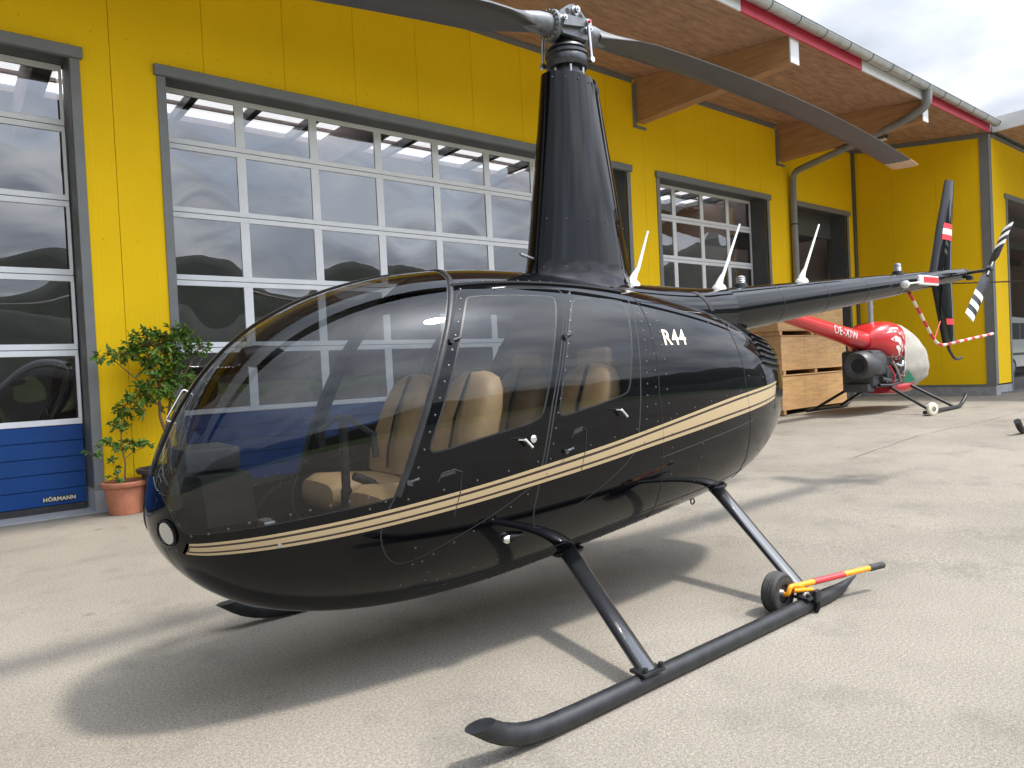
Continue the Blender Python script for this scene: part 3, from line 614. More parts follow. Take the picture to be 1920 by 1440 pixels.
# R44 lettering
vs, fs = text_mesh('R44', .118, .0026, .16, 1.12)
for sd in (-1, 1):
    P = np.array(vs); s = .17+(1 if sd < 0 else -1)*P[:, 0]*1.02; z = 1.512+P[:, 1]*1.0; Q = on_hull(s, z, sd, .002); ob('type_lettering', MB().add(Q, fs), 'cream', heli, False)
# rivets along the frames
rv = MB()
def rivets(L, d=.075, r=.0055, off=.0, both=True):
    P = np.array(L, float); q = hull(P[:, 0], P[:, 1]); ln = np.concatenate([[0], np.cumsum(np.linalg.norm(np.diff(q, axis=0), axis=1))])
    for t in np.arange(d/2, ln[-1], d):
        u, a = np.interp(t, ln, P[:, 0]), np.interp(t, ln, P[:, 1])
        for sd in ((-1, 1) if both else (-1,)):
            rv.lathe([(r, -.001), (r*.9, .0016), (r*.45, .0026)], hull(u, a, sd), hull_n(u, a, sd), 6)
rivets(inset(np.array(F_WS[6:12]), -.026)[0:6]); rivets([(u-.0+.012, a) for u, a in F_WS[0:7]]); rivets([(.06, 2.45), (.08, 2.3), (.085, 2.1)], .05)
rivets([(u+.007, a) for u, a in F_D1[4:11]], .07); rivets([(u+.008, a) for u, a in F_D2[3:9]], .06); rivets([(u+.018, a) for u, a in F_D2[3:8]], .09)
rivets([(u, a+.03) for u, a in F_D1[10:16]], .1); rivets([(.57, .75), (.555, 1.1), (.55, 1.5), (.56, 2.0), (.58, 2.5)], .08); rivets([(.70, .6), (.69, 1.0), (.69, 1.45)], .07)
rivets([(.30, 2.45), (.4, 2.4), (.5, 2.35), (.62, 2.3)], .12)
rivets([(u, a-.03) for u, a in F_U[4:15]], .16); rivets([(.40, 2.75), (.5, 2.7), (.62, 2.62)], .09); rivets([(.31, 2.1), (.33, 2.35), (.36, 2.6)], .09); rivets([(.62, .85), (.66, .8), (.70, .75)], .07)
rivets([(.375, .56), (.45, .55), (.545, .555)], .07); rivets([(.73, 1.3), (.735, 1.6), (.74, 2.0), (.74, 2.4)], .08); rivets([(.60, 1.75), (.605, 2.1), (.61, 2.5)], .08)
ob('rivets', rv, 'rivet', heli, stuff=True)
# panel joints on the cowling
pj_ = MB()
for L in ([(.556, .62), (.545, 1.1), (.54, 1.5), (.548, 2.0), (.57, 2.6)], [(.695, .55), (.682, 1.0), (.68, 1.5), (.70, 2.1), (.72, 2.6)], [(.545, 1.95), (.62, 1.88), (.70, 1.8)], [(.33, 2.55), (.45, 2.47), (.58, 2.42), (.72, 2.42)], [(.552, .70), (.60, .66), (.66, .62), (.74, .62)]):
    P = dens(np.array(L), .03, False)
    for sd in (-1, 1): pj_.tube([hull(u, a, sd)+.0002*hull_n(u, a, sd) for u, a in P], .0022, 5)
ob('panel_joints', pj_, 'groove', heli)
# rain gutter over the doors
for sd in (-1, 1):
    P = np.linspace([.372, .60], [.545, .585], 24); ob('rain_channel', MB().tube([hull(u, a, sd)+.004*hull_n(u, a, sd) for u, a in P], .009, 8), 'black', heli)
    P = np.linspace([.345, .52], [.352, .62], 4)
# cooling louvres at the back of the cowling
for sd in (-1, 1):
    for k in range(6):
        t = (k+.5)/6; A = np.array([.752-.01*t, .74+.50*t]); B = np.array([.815+.022*min(1, t*2), .70+.56*t]); L = [A+(B-A)*i/8 for i in range(9)]
        ob('louvre', MB().tube([hull(u, a, sd)+.008*hull_n(u, a, sd) for u, a in L], .013, 6, flat=(.35, 1.0)), 'black', heli)
# centre post of the windshield
P = np.linspace(.05, .39, 40); ob('centre_post', MB().tube([tuple(hull(u, 0.)+np.array([0, 0, .002])) for u in P], .02, 8, flat=(.35, 1.35)), 'black', heli)
P = np.array(F_WS[0:7]); P = np.concatenate([[[.384, .06], [.381, .25]], P]); P = dens(P, .03, False)
for sd in (-1, 1): ob('windshield_frame', MB().tube([hull(u+.0035, a, sd)+.002*hull_n(u, a, sd) for u, a in P], .013, 8, flat=(.4, 1)), 'satin', heli)
# lights
for sd in (-1, 1):
    p = hull(.0603, 2.0146, sd); nn = hull_n(.0603, 2.0146, sd); l = ob('landing_light', MB().lathe([(.053, -.03), (.057, .004), (.049, .009), (.043, -.004)], p, nn, 28), 'black', heli)
    ob('reflector', MB().lathe([(.012, -.024), (.022, -.020), (.034, -.010), (.044, .003)], p, nn, 28), 'reflector', l); ob('bulb', MB().lathe([(.001, -.004), (.008, -.006), (.009, -.022)], p, nn, 12), 'white', l)
    ob('lens', MB().lathe([(.045, .0045), (.030, .009), (.002, .011)], p, nn, 28, caps=False), 'lens', l)
    p = on_hull(-.96, .62, sd); n2 = hull_n(u_of(-.96), 2.22, sd)
    v = ob('position_light', MB().loft([[tuple(np.array(p)+np.array([x, 0, 0])+n2*.012+np.array([0, sd*r*math.cos(t)*.8, r*math.sin(t)])) for t in np.linspace(0, 2*PI, 13)[:-1]] for x, r in ((-.036, .004), (-.03, .016), (-.015, .022), (.01, .021), (.05, .013), (.085, .003))]), 'black', heli)
    ob('lamp_cover', MB().lathe([(.001, .026), (.012, .023), (.020, .012), (.0225, .0)], np.array(p)+np.array([-.022, 0, 0])+n2*.012, (-1, 0, 0), 14), 'chrome', v)
ob('pitot_hook', MB().tube(arc_path([hull(.105, 0.), hull(.105, 0.)+np.array([-.022, 0, .012]), hull(.135, 0.)+np.array([-.022, 0, .014]), hull(.135, 0.)], .012), .004, 8), 'chrome', heli)

# ------------------------------------------------------------------ cabin interior
fl = np.linspace(u_of(-2.02), .53, 30); Wf = np.abs(on_hull(s_of(fl), .60+0*fl)[:, 1])*.95
ob('cabin_floor', MB().add([(s_of(u), -w, .60) for u, w in zip(fl, Wf)]+[(s_of(u), w, .60) for u, w in zip(fl, Wf)], [(i, i+1, 31+i, 30+i) for i in range(29)]), 'carpet', heli, False)
bu = u_of(-.16); ob('rear_bulkhead', MB().add([tuple(hull(bu, a, sd, .97)) for sd in (-1,) for a in np.linspace(0, PI, 24)]+[tuple(hull(bu, a, 1, .97)) for a in np.linspace(PI, 0, 24)[1:-1]], [tuple(range(46))]), 'trimblk', heli, False)
def seat(x, y, rear=False, half=.225):
    m = MB(); zc = .755 if not rear else .77
    def pad(secs, mm=0):
        n = 20
        m.loft([[(c[0]+ax[0]*a*math.copysign(abs(math.cos(t))**.55, math.cos(t)) + bx[0]*b*math.copysign(abs(math.sin(t))**.55, math.sin(t)), c[1]+ax[1]*a*math.copysign(abs(math.cos(t))**.55, math.cos(t)), c[2]+bx[2]*b*math.copysign(abs(math.sin(t))**.55, math.sin(t))) for t in np.linspace(0, 2*PI, n+1)[:-1]] for c, ax, a, bx, b in secs], mm)
    Y = (0, 1, 0); Z = (0, 0, 1)
    pad([((x+d, y, zc+z0), Y, half*w, Z, t) for d, w, z0, t in ((0, .75, .035, .03), (.015, .93, .05, .065), (.07, 1, .06, .085), (.25, 1, .045, .085), (.42, 1, .03, .08), (.47, .95, .02, .05))])
    b = ob('seat', m, 'leather', heli); m = MB(); lean = .40; nx = Vector((1, 0, -lean*.5)).normalized(); top = .62 if not rear else .58
    pad([((x+.42+h*lean*.55, y, zc+.10+h), Y, half*w, (nx.x, 0, nx.z*1.), t) for h, w, t in ((0, .85, .03), (.03, .97, .055), (.15, 1, .07), (.32, .98, .065), (.44, .88, .06), (top-.07, .66, .05), (top-.04, .4, .03))]) if False else None
    for h, w, t in (): pass
    secs = []
    for h, w, t in ((0, .86, .03), (.02, .95, .06), (.12, 1, .085), (.25, 1, .085), (.36, .96, .08), (.44, .86, .07), (.495, .68, .055), (.52, .42, .035), (.53, .2, .015)):
        c = (x+.43+h*.36, y, zc+.10+h); secs.append([(c[0]+t*math.copysign(abs(math.cos(a))**.6, math.cos(a)), c[1]+half*w*math.copysign(abs(math.sin(a))**.45, math.sin(a)), c[2]) for a in np.linspace(0, 2*PI, 25)[:-1]])
    bk = ob('backrest', MB().loft(secs), 'leather', b)
    for dy in (-.09, .09): ob('seam', MB().tube([(x+.43+h*.36-.068, y+dy, zc+.10+h) for h in (.05, .15, .3, .4)], .003, 5), 'seam', b)
    ob('harness', MB().tube([(x+.34, y-.14, zc+.16), (x+.37, y-.10, zc+.25), (x+.44, y-.06, zc+.42), (x+.56, y-.02, zc+.62)], .019, 6, flat=(.12, 1), up=(1, 0, 0)), 'trimblk', b)
    if rear: ob('headrest', MB().rbox(x+.60, x+.67, y-.13, y+.13, zc+.60, zc+.71, .03, seg=3), 'leather', b)
    return b
for y in (-.30, .30): seat(-1.56, y); seat(-.80, y, True)
ob('seat_base', MB().rbox(-1.52, -1.06, -.43, .43, .6, .76, .03).rbox(-.78, -.3, -.45, .45, .6, .78, .03), 'trimblk', heli)
ip = ob('instrument_panel', MB().loft([[(x-.10*(z-.6), y*w, z) for x, y in ((-2.16, -1), (-1.97, -1), (-1.97, 1), (-2.16, 1))] for z, w in ((.58, .15), (.80, .19), (.82, .22), (1.02, .22))]), 'trimblk', heli, False)
ob('glare_shield', MB().rbox(-2.235, -2.02, -.13, .19, 1.03, 1.125, .015), 'plastic', ip)
for i, (y, z) in enumerate(((-.12, .94), (0, .94), (.12, .94), (-.06, .74), (.06, .74))): ob('gauge', MB().lathe([(.045, 0), (.045, .008), (.040, .010), (.038, .004)], (-2.0, y, z), (1, 0, 0), 18), 'dark_steel', ip)
ob('cyclic_stick', MB().tube([(-1.515, 0, .60), (-1.515, 0, .86)], [.035, .026], 12).tube([(-1.515, 0, .86), (-1.515, 0, 1.19)], .021, 12).tube([(-1.505, -.30, 1.13), (-1.515, -.05, 1.20), (-1.515, .05, 1.20), (-1.505, .30, 1.13)], .012, 8).tube([(-1.505, -.30, 1.14), (-1.50, -.31, 1.03)], .017, 8).tube([(-1.505, .30, 1.14), (-1.50, .31, 1.03)], .017, 8), 'dark_steel', heli)
ob('collective_lever', MB().tube([(-1.1, -.05, .72), (-1.45, -.06, .9)], .014, 8).tube([(-1.40, -.06, .875), (-1.50, -.06, .925)], .02, 10), 'dark_steel', heli)
for y in (-.38, -.22, .22, .38): ob('pedal', MB().tube([(-1.85, y, .6), (-1.95, y, .78)], .01, 8).rbox(-1.985, -1.935, y-.05, y+.05, .74, .82, .008), 'alu', heli)
ob('headset', MB().tube([(-.95+.0*t, -.30+.10*math.cos(t), 1.28+.11*math.sin(t)) for t in np.linspace(.2, PI-.2, 12)], .009, 6), 'trimblk', heli)
ob('magnetic_compass', MB().loft([[(x, .16+r*math.cos(t), 1.50+r*.8*math.sin(t)) for t in np.linspace(0, 2*PI, 15)[:-1]] for x, r in ((-1.93, .01), (-1.91, .05), (-1.86, .065), (-1.76, .06), (-1.72, .03))]), 'trimblk', heli)

# ------------------------------------------------------------------ mast, rotor head and blades
def tear(z, xf, xr, hw, n=28):
    o = []; L = xr-xf
    for k in range(n):
        t = 2*PI*k/n; c = (1-math.cos(t))/2; th = 1.30*math.sqrt(max(c, 0))*(1-c)**.72*1.62
        o.append((xf+L*c, (1 if math.sin(t) >= 0 else -1)*hw*min(th, 1.05), z))
    return o
secs = [tear(z, xf, xr, hw) for z, xf, xr, hw in ((1.80, -.48, .60, .26), (1.88, -.40, .50, .205), (1.93, -.365, .46, .185), (1.99, -.35, .44, .178), (2.2, -.315, .40, .168), (2.5, -.268, .345, .153), (2.8, -.222, .285, .137), (3.08, -.183, .232, .122))]
mf = ob('mast_fairing', MB().loft(secs), 'black', heli, angle=60)
g = MB()
for z, xf, xr, hw in ((1.945, -.36, .455, .183), (2.22, -.312, .397, .167), (3.04, -.19, .24, .125)):
    T = tear(z, xf, xr, hw, 28)
    for i in range(14, 28, 2): g.lathe([(.006, 0), (.005, .003), (.002, .004)], T[i], (0, -1, 0), 6)
ob('fairing_rivets', g, 'dark_steel', mf, stuff=True)
for k in range(5): x = .10+.022*k; ob('fairing_vent', MB().box(x, x+.011, -.098+.011*k, -.09+.011*k, 2.96, 3.05), 'groove', mf, False)
ob('temperature_probe', MB().tube([(-.34, -.02, 2.0), (-.44, -.03, 2.02)], .009, 8), 'alu', heli)
ob('swashplate', MB().lathe([(.06, 3.08), (.10, 3.085), (.10, 3.10), (.085, 3.105), (.085, 3.13), (.115, 3.135), (.125, 3.15), (.125, 3.19), (.12, 3.20), (.128, 3.205), (.128, 3.22), (.105, 3.225), (.105, 3.235), (.118, 3.24), (.11, 3.255), (.05, 3.26)], (0, 0, 0), n=28), 'dark_steel', heli)
ob('rotor_shaft', MB().cyl((0, 0, 3.0), (0, 0, 3.42), .036, 16), 'dark_steel', heli)
for k in range(6):
    t = k*PI/3; ob('swashplate_bolt', MB().tube([(.09*math.cos(t), .09*math.sin(t), 3.06), (.095*math.cos(t), .095*math.sin(t), 3.13)], .010, 8), 'alu', heli)
AZ, TAU, KD, Z0 = .0805, .0875, .0188, 3.352
ca, sa = math.cos(AZ), math.sin(AZ)
def rot(x, y, z): return (ca*x-sa*y, sa*x+ca*y, z)
hub = MB()
def plate(y0, y1): hub.prism([(-.13, 3.37), (-.10, 3.30), (.10, 3.31), (.145, 3.35), (.135, 3.40), (.06, 3.47), (.0, 3.492), (-.045, 3.475), (-.12, 3.42)], lambda a, b, d: rot(a, d, b), y0, y1)
plate(-.075, -.05); plate(.05, .075); hub.rbox(-.10, .10, -.05, .05, 3.34, 3.42, .01)
hb = ob('rotor_hub', hub, 'hub', heli, angle=30)
for x, z, r in ((0, 3.45, .026), (-.105, 3.375, .022), (.105, 3.365, .022)):
    ob('hub_bolt', MB().lathe([(r, .072), (r, .086), (r*.7, .087), (r*.7, .108), (r*.35, .109), (r*.35, .116)], rot(x, 0, z), (sa, -ca, 0), 14), 'alu', hb)
for x, z, r in ((-.055, 3.435, .017), (.055, 3.43, .019)): ob('hub_hole', MB().lathe([(r, .074), (r, .0765)], rot(x, 0, z), (sa, -ca, 0), 16), 'groove', hb)
for sg in (1, -1):
    def bp(r, dy, dz): return rot(sg*r, sg*dy, Z0+sg*TAU*r-KD*r*r+dz)
    A = Vector(bp(.5, 0, 0))-Vector(bp(.12, 0, 0)); c0 = Vector(bp(.13, 0, .02))
    gr = ob('blade_grip', MB().lathe([(.07, -.03), (.088, -.02), (.088, .012), (.062, .016), (.060, .10), (.045, .20), (.03, .26)], c0, A, 26), 'hub', heli)
    for k in range(18):
        t = 2*PI*k/18; An = A.normalized(); X = Vector((0, 0, 1)); X = (X-An*X.dot(An)).normalized(); Y = An.cross(X); q = c0+An*.012+X*.075*math.cos(t)+Y*.075*math.sin(t); ob('grip_bolt', MB().lathe([(.008, 0), (.008, .008)], q, An, 6), 'alu', gr)
    prof = [(.50, .0), (.46, .07), (.30, .14), (.05, .155), (-.2, .11), (-.5, .01), (-.5, -.01), (-.2, -.045), (.2, -.06), (.44, -.045)]
    rs = [.24, .30, .38, .50, .65] + list(np.linspace(.9, 4.80, 22))
    def bsec(r, ch, th, tw=.09):
        o = []
        for px, pz in prof:
            y = (px-.15)*ch; z = pz*th; o.append(bp(r, y*math.cos(tw)-z*math.sin(tw), z*math.cos(tw)+y*math.sin(tw)))
        return o
    bl = ob('rotor_blade', MB().loft([bsec(r, min(.272, .09+.5*(r-.20)), .272*(.9 if r > .5 else .9+.9*(.5-r)/.26)) for r in rs]), 'blade', heli, angle=50)
    ob('blade_tip', MB().loft([bsec(4.801, .274, .245), bsec(4.92, .274, .23), bsec(5.03, .262, .2)]), 'bladetip', bl, angle=50)
    ob('pitch_horn', MB().prism([(.10, 3.395), (.12, 3.33), (-.06, 3.365), (-.085, 3.39), (-.07, 3.41)], lambda a, b, d: rot(sg*-a, sg*d, b), -.105, -.085), 'hub', heli, False)
    ob('pitch_link', MB().tube([rot(sg*.075, sg*-.112, 3.39), rot(sg*.085, sg*-.118, 3.18)], .010, 10).lathe([(.017, -.012), (.017, .012)], rot(sg*.075, sg*-.112, 3.39), (0, 1, 0), 12).lathe([(.017, -.012), (.017, .012)], rot(sg*.085, sg*-.118, 3.175), (0, 1, 0), 12), 'alu', heli)
    ob('link_cap', MB().lathe([(.010, -.006), (.010, .006)], rot(sg*.075, sg*-.128, 3.392), (0, 1, 0), 10), 'red', heli)

# ------------------------------------------------------------------ tail
def ring(s, hw, zc, hz, n=28, e=1.): return [(s, hw*math.copysign(abs(math.cos(t))**e, math.cos(t)), zc+hz*math.copysign(abs(math.sin(t))**e, math.sin(t))) for t in np.linspace(0, 2*PI, n+1)[:-1]]
ob('boom_fairing', MB().loft([ring(-.10, .30, 1.70, .17), ring(.15, .33, 1.70, .185), ring(.45, .315, 1.69, .19), ring(.75, .27, 1.69, .188), ring(1.0, .225, 1.695, .182), ring(1.2, .19, 1.705, .176), ring(1.32, .176, 1.712, .174)]), 'black', heli, angle=60)
bcs = [(s, .168-(s-1.3)*(.168-.062)/4.02, 1.714+(s-1.3)*(2.145-1.714)/4.02) for s in (1.25, 1.9, 2.55, 3.2, 3.85, 4.5, 5.0, 5.32)]
boom = ob('tail_boom', MB().loft([ring(s, r, z, r, 32) for s, r, z in bcs]), 'black', heli, angle=60)
for s in (1.9, 2.55, 3.2, 3.85, 4.5):
    r = .168-(s-1.3)*.0264; z = 1.714+(s-1.3)*.1072; ob('boom_joint', MB().lathe([(r+.0012, -.004), (r+.0012, .004)], (s, 0, z), (1, 0, .107), 32, caps=False), 'satin', boom)
def fair_y(x, z): return -np.interp(x, [.45, .75, 1.0, 1.2], [.315, .27, .225, .19])*math.sqrt(max(0, 1-((z-1.692)/.186)**2))-.003
ob('air_scoop', MB().add([(x, fair_y(x, z), z) for z, xa, xb in ((1.70, .925, .97), (1.74, .905, .955), (1.78, .88, .935), (1.81, .845, .91), (1.83, .82, .89)) for x in (xa, xb)], [(2*i, 2*i+1, 2*i+3, 2*i+2) for i in range(4)]), 'groove', heli, False)
def foil(z, xle, xte, th, n=20):
    o = []; c = xte-xle
    for k in range(n):
        t = 2*PI*k/n; q = (1-math.cos(t))/2; h = th*2.6*math.sqrt(q)*(1-q)**.8; o.append((xle+c*q, math.copysign(h, math.sin(t)) if abs(math.sin(t)) > 1e-6 else 0, z))
    return o
fin = ob('vertical_fin', MB().loft([foil(z, a, b, t) for z, a, b, t in ((2.13, 4.63, 5.12, .03), (2.3, 4.70, 5.13, .03), (2.55, 4.80, 5.165, .027), (2.8, 4.915, 5.205, .024), (3.095, 5.055, 5.265, .02))]), 'black', heli, angle=60)
ob('lower_fin', MB().loft([foil(z, a, b, t) for z, a, b, t in ((1.44, 4.87, 5.14, .022), (1.6, 4.815, 5.135, .025), (1.8, 4.745, 5.13, .027), (2.0, 4.675, 5.125, .029), (2.13, 4.63, 5.12, .03))]), 'black', heli, angle=60)
def fin_patch(z0, z1, f0, f1, lift=.0025):
    def le(z): return np.interp(z, [1.44, 1.6, 1.8, 2.0, 2.13, 2.3, 2.55, 2.8, 3.095], [4.87, 4.815, 4.745, 4.675, 4.63, 4.70, 4.80, 4.915, 5.055])
    def te(z): return np.interp(z, [1.44, 2.13, 2.3, 2.55, 2.8, 3.095], [5.14, 5.12, 5.13, 5.165, 5.205, 5.265])
    def th(z): return np.interp(z, [1.44, 2.13, 2.55, 3.095], [.022, .03, .027, .02])
    g = MB(); vs = []
    for z in (z0, z1):
        for k in range(9):
            q = f0+(f1-f0)*k/8; vs.append((le(z)+(te(z)-le(z))*q, -th(z)*2.6*math.sqrt(q)*(1-q)**.8-lift, z))
    g.add(vs, [(k, k+1, 10+k, 9+k) for k in range(8)]); return g
for a, b, k in ((2.475, 2.53, 'redband'), (2.53, 2.59, 'white'), (2.59, 2.645, 'redband')): ob('flag_stripe', fin_patch(a, b, .22, .92), k, fin, False)
ob('warning_ribbon', fin_patch(1.625, 1.685, .28, .95, .004), 'redband', heli, False)
ob('horizontal_stabilizer', MB().loft([[(x, y, z+.0) for x, _, z in [(p[0], 0, 2.08+p[1]) for p in foil(0, 4.70, 4.98, .018)]] for y in (.03, .62)]), 'black', heli, angle=60)
gb = ob('tail_gearbox', MB().lathe([(.062, 0), (.058, .03), (.035, .035), (.035, .075)], (5.32, 0, 2.145), (1, 0, .1), 20).rbox(5.335, 5.43, -.05, .05, 2.11, 2.20, .015).tube([(5.385, .04, 2.155), (5.385, -.27, 2.165)], .017, 12).rbox(5.345, 5.40, -.10, -.04, 2.08, 2.13, .01), 'dark_steel', heli)
tr = ob('tail_rotor_hub', MB().lathe([(.02, -.03), (.035, -.02), (.035, .02), (.02, .03)], (5.386, -.25, 2.168), (0, 1, 0), 16).tube([(5.31, -.25, 2.10), (5.47, -.25, 2.24)], .018, 10), 'dark_steel', heli)
ta = math.atan2(.46, .50)
for sg in (1, -1):
    d = Vector((math.cos(ta)*sg, 0, math.sin(ta)*sg)); c = Vector((-math.sin(ta)*sg, 0, math.cos(ta)*sg)); pt = (-.25 if sg < 0 else -1.05); cc = c*math.cos(pt)+Vector((0, 1, 0))*math.sin(pt); nn = d.cross(cc)
    O = Vector((5.386, -.25, 2.168))
    def ts(r, w=.066): return [tuple(O+d*r+cc*(w*px)+nn*(w*pz)) for px, pz in ((1, 0), (.6, .14), (0, .16), (-.6, .09), (-1, 0), (-.6, -.06), (0, -.1), (.6, -.1))]
    tb = ob('tail_rotor_blade', MB().loft([ts(.10, .03), ts(.15, .066), ts(.30, .066)]), 'satin', heli, angle=50); q = .30
    for k in range(6): ob('blade_band', MB().loft([ts(q+.0005), ts(q+.0705)]), 'white' if k % 2 == 1 else 'satin', tb, angle=50); q += .071
# striped tail rotor guard, tail skid
gp = arc_path([(4.15, -.02, 1.92), (4.69, -.02, 1.41), (5.97, -.05, 1.523)], .16, 8); gl = [0]
for a, b in zip(gp[:-1], gp[1:]): gl.append(gl[-1]+(b-a).length)
def gat(t):
    i = max(k for k in range(len(gl)-1) if gl[k] <= t); return gp[i].lerp(gp[i+1], (t-gl[i])/(gl[i+1]-gl[i]))
nb_ = 22
for k in range(nb_):
    t0, t1 = gl[-1]*k/nb_, gl[-1]*(k+1)/nb_-1e-6; ob('guard_band', MB().tube([gat(t0+(t1-t0)*i/4) for i in range(5)], .0145, 10), 'redband' if k % 2 == 0 else 'cream', heli)
ob('guard_brace', MB().tube([(4.80, -.01, 1.66), (4.62, -.02, 1.47)], .006, 6), 'redband', heli)
ob('tail_skid', MB().tube(arc_path([(4.975, 0, 1.45), (4.99, 0, 1.38), (5.13, 0, 1.265), (5.28, 0, 1.285)], .07), .014, 10), 'satin', heli)
# antennas, beacons, pitot cover
def zb(s): return 1.714+(s-1.3)*.1072+.168-(s-1.3)*.0264
for s, y, z, dx, dz in ((.36, -.10, 1.862, .16, .345), (1.337, 0, zb(1.337), .27, .475), (2.383, 0, zb(2.383), .285, .475)):
    ob('whip_antenna', MB().lathe([(.055, -.015), (.045, .015), (.03, .03)], (s, y, z), n=16).tube([(s-.005, y, z+.02), (s+.03, y, z+.075), (s+.06, y, z+.11), (s+dx, y, z+dz)], [.028, .018, .012, .007], 12), 'white', heli)
for s, y, r, hh in ((1.62, .02, .036, .075), (3.977, 0, .034, .09)):
    b = ob('beacon', MB().lathe([(.05, -.012), (.044, .02), (.038, .025)], (s, y, zb(s)), n=20), 'satin', heli); ob('beacon_lens', MB().lathe([(r, .024), (r, .03), (r*.9, .034), (r, .04), (r*.9, .046), (r, .052), (r*.9, .06), (r*.95, .07), (r*.8, hh), (.01, hh+.008)], (s, y, zb(s)), n=20), 'alu', b)
pc = ob('tube_cover', MB().tube([(3.75, -.15, 1.972), (3.765, -.15, 1.973), (3.80, -.15, 1.976), (3.815, -.15, 1.977)], [.012, .034, .034, .01], 12).tube([(3.80, -.15, 1.98), (4.08, -.135, 2.005)], .008, 8), 'white', heli)
ob('cover_tag', MB().rbox(4.08, 4.48, -.145, -.118, 1.985, 2.075, .01), 'white', pc); ob('cover_ribbon', MB().box(4.16, 4.46, -.1485, -.1455, 2.01, 2.062), 'redband', pc, False)

# ------------------------------------------------------------------ landing gear
def skid(name, y, dx):
    def P(x, z): return W2L(x+dx, y, z)
    pts = [P(1.405, .152), P(1.445, .122), P(1.49, .095), P(1.55, .070), P(1.62, .053), P(1.70, .045), P(1.85, .040), P(2.5, .040), P(3.2, .040), P(3.80, .040)]
    g = MB().tube(pts, .039, 20, caps=True); d = (Vector(pts[0])-Vector(pts[1])).normalized()
    for i in range(20):                                     # slanting cut at the toe
        v = Vector(g.v[i]); g.v[i] = tuple(v+d*((.158-v.z)/d.z*.9))
    g.tube([P(1.402, .146), P(1.3995, .1485)], .03, 12, flat=(.3, 1)); g.tube([P(3.80, .040), P(3.95, .045), P(4.14, .075)], [.039, .029, .004], 20)
    o = ob(name, g, 'satin', heli)
    return o
sk1 = skid('skid', 2.0, 0); skid('skid', 4.12, -.20)
def strut(foot, top, w0=.050, w1=.056):
    d = Vector(top)-Vector(foot); P = [Vector(foot)+d*t for t in (-.02, .1, .5, .9, 1.02)]
    s = ob('landing_strut', MB().tube(P, [w0, w0, w0, w1, w1*1.2], 20, flat=(1, .55), up=(1, 0, 0)), 'strut', heli)
    f = Vector(foot); ob('strut_clamp', MB().rbox(f.x-.07, f.x+.06, f.y-.045, f.y+.045, .078, .094, .005).lathe([(.012, 0), (.012, .02)], (f.x-.05, f.y-.03, .092)).lathe([(.012, 0), (.012, .02)], (f.x+.045, f.y-.03, .092)), 'satin', s)
    return s
strut((-.656, -1.062, .075), (-.41, -.27, .415)); strut((.66, -1.005, .075), (.84, -.27, .585))
strut((-.656, 1.10, .075), (-.41, .27, .415)); strut((.66, 1.09, .075), (.84, .27, .585))
for s, z in ((-.41, .40), (.84, .575)):
    for sd in (-1, 1): ob('strut_fairing', MB().loft([[(s+x*.55, sd*(.275+.06*math.cos(t)*r), z+.004+.03*math.sin(t)*r) for t in np.linspace(0, 2*PI, 17)[:-1]] for x, r in ((-.20, .05), (-.15, .6), (-.05, 1), (.06, 1), (.16, .55), (.22, .05))]), 'black', heli)
ob('tie_down_ring', MB().tube([(.70+.018*math.cos(t), -.21, float(np.min(hull(u_of(.70), np.linspace(2.7, 3.1, 9))[:, 2]))+.012+.018*math.sin(t)) for t in np.linspace(0, 2*PI, 13)], .005, 6), 'dark_steel', heli)
ob('exhaust_pipe', MB().tube([(1.0, .18, .66), (1.15, .22, .56), (1.2, .23, .50)], .045, 14), 'dark_steel', heli)

# ------------------------------------------------------------------ ground handling wheel clipped on the skid
GW = (3.465, 2.10, 0)
gw = thing('ground_handling_wheel', 'ground handling wheel with yellow and red lever clipped to the near skid', 'wheel', GW)
def Q(x, y, z): return (x-GW[0], y-GW[1], z)
prof = [(.05, -.036), (.085, -.044), (.103, -.038), (.110, -.026), (.107, -.022), (.111, -.018), (.108, -.012), (.112, -.007), (.109, 0), (.112, .007), (.108, .012), (.111, .018), (.107, .022), (.110, .026), (.103, .038), (.085, .044), (.05, .036)]
ty = ob('tyre', MB().lathe(prof, (0, 0, .112), (0, 1, 0), 36, caps=False), 'rubber', gw)
g = MB()
for k in range(40):
    t = 2*PI*k/40; g.lathe([(.004, 0), (.003, .0025)], (.094*math.cos(t), -.0425, .112+.094*math.sin(t)), (0, -1, 0), 5)
ob('tyre_studs', g, 'rubber', ty, stuff=True)
ob('rim', MB().lathe([(.052, -.03), (.045, -.022), (.02, -.018), (.02, -.04), (.012, -.042)], (0, 0, .112), (0, 1, 0), 24), 'alu', gw)
ob('axle_arm', MB().tube(arc_path([(0, -.02, .112), (-.005, -.062, .112), (.012, -.068, .155), (.06, -.07, .15), (.12, -.08, .13)], .02), .013, 12).tube([Q(3.50, 2.03, .13), Q(3.64, 2.0, .108)], .013, 12), 'orange', gw)
HA, HB = Vector(Q(3.50, 2.045, .142)), Vector(Q(4.19, 1.865, .152))
ob('lever', MB().tube([HA, HB], .0155, 16), 'orange', gw)
ob('red_sleeve', MB().tube([HA.lerp(HB, .24), HA.lerp(HB, .56)], .0172, 16), 'red', gw)
ob('grip', MB().tube([HA.lerp(HB, .84), HA.lerp(HB, .85), HA.lerp(HB, 1.0), HA.lerp(HB, 1.015)], [.015, .019, .019, .012], 16), 'rubber', gw)
ob('skid_clamp', MB().tube([Q(3.60, 2.0+.052*math.cos(t), .045+.052*math.sin(t)) for t in np.linspace(-.6, PI+.9, 14)], .011, 8, flat=(.5, 1.4)).rbox(*[v for p in zip(Q(3.575, 1.94, .06), Q(3.625, 1.965, .125)) for v in p], .006), 'satin', gw)

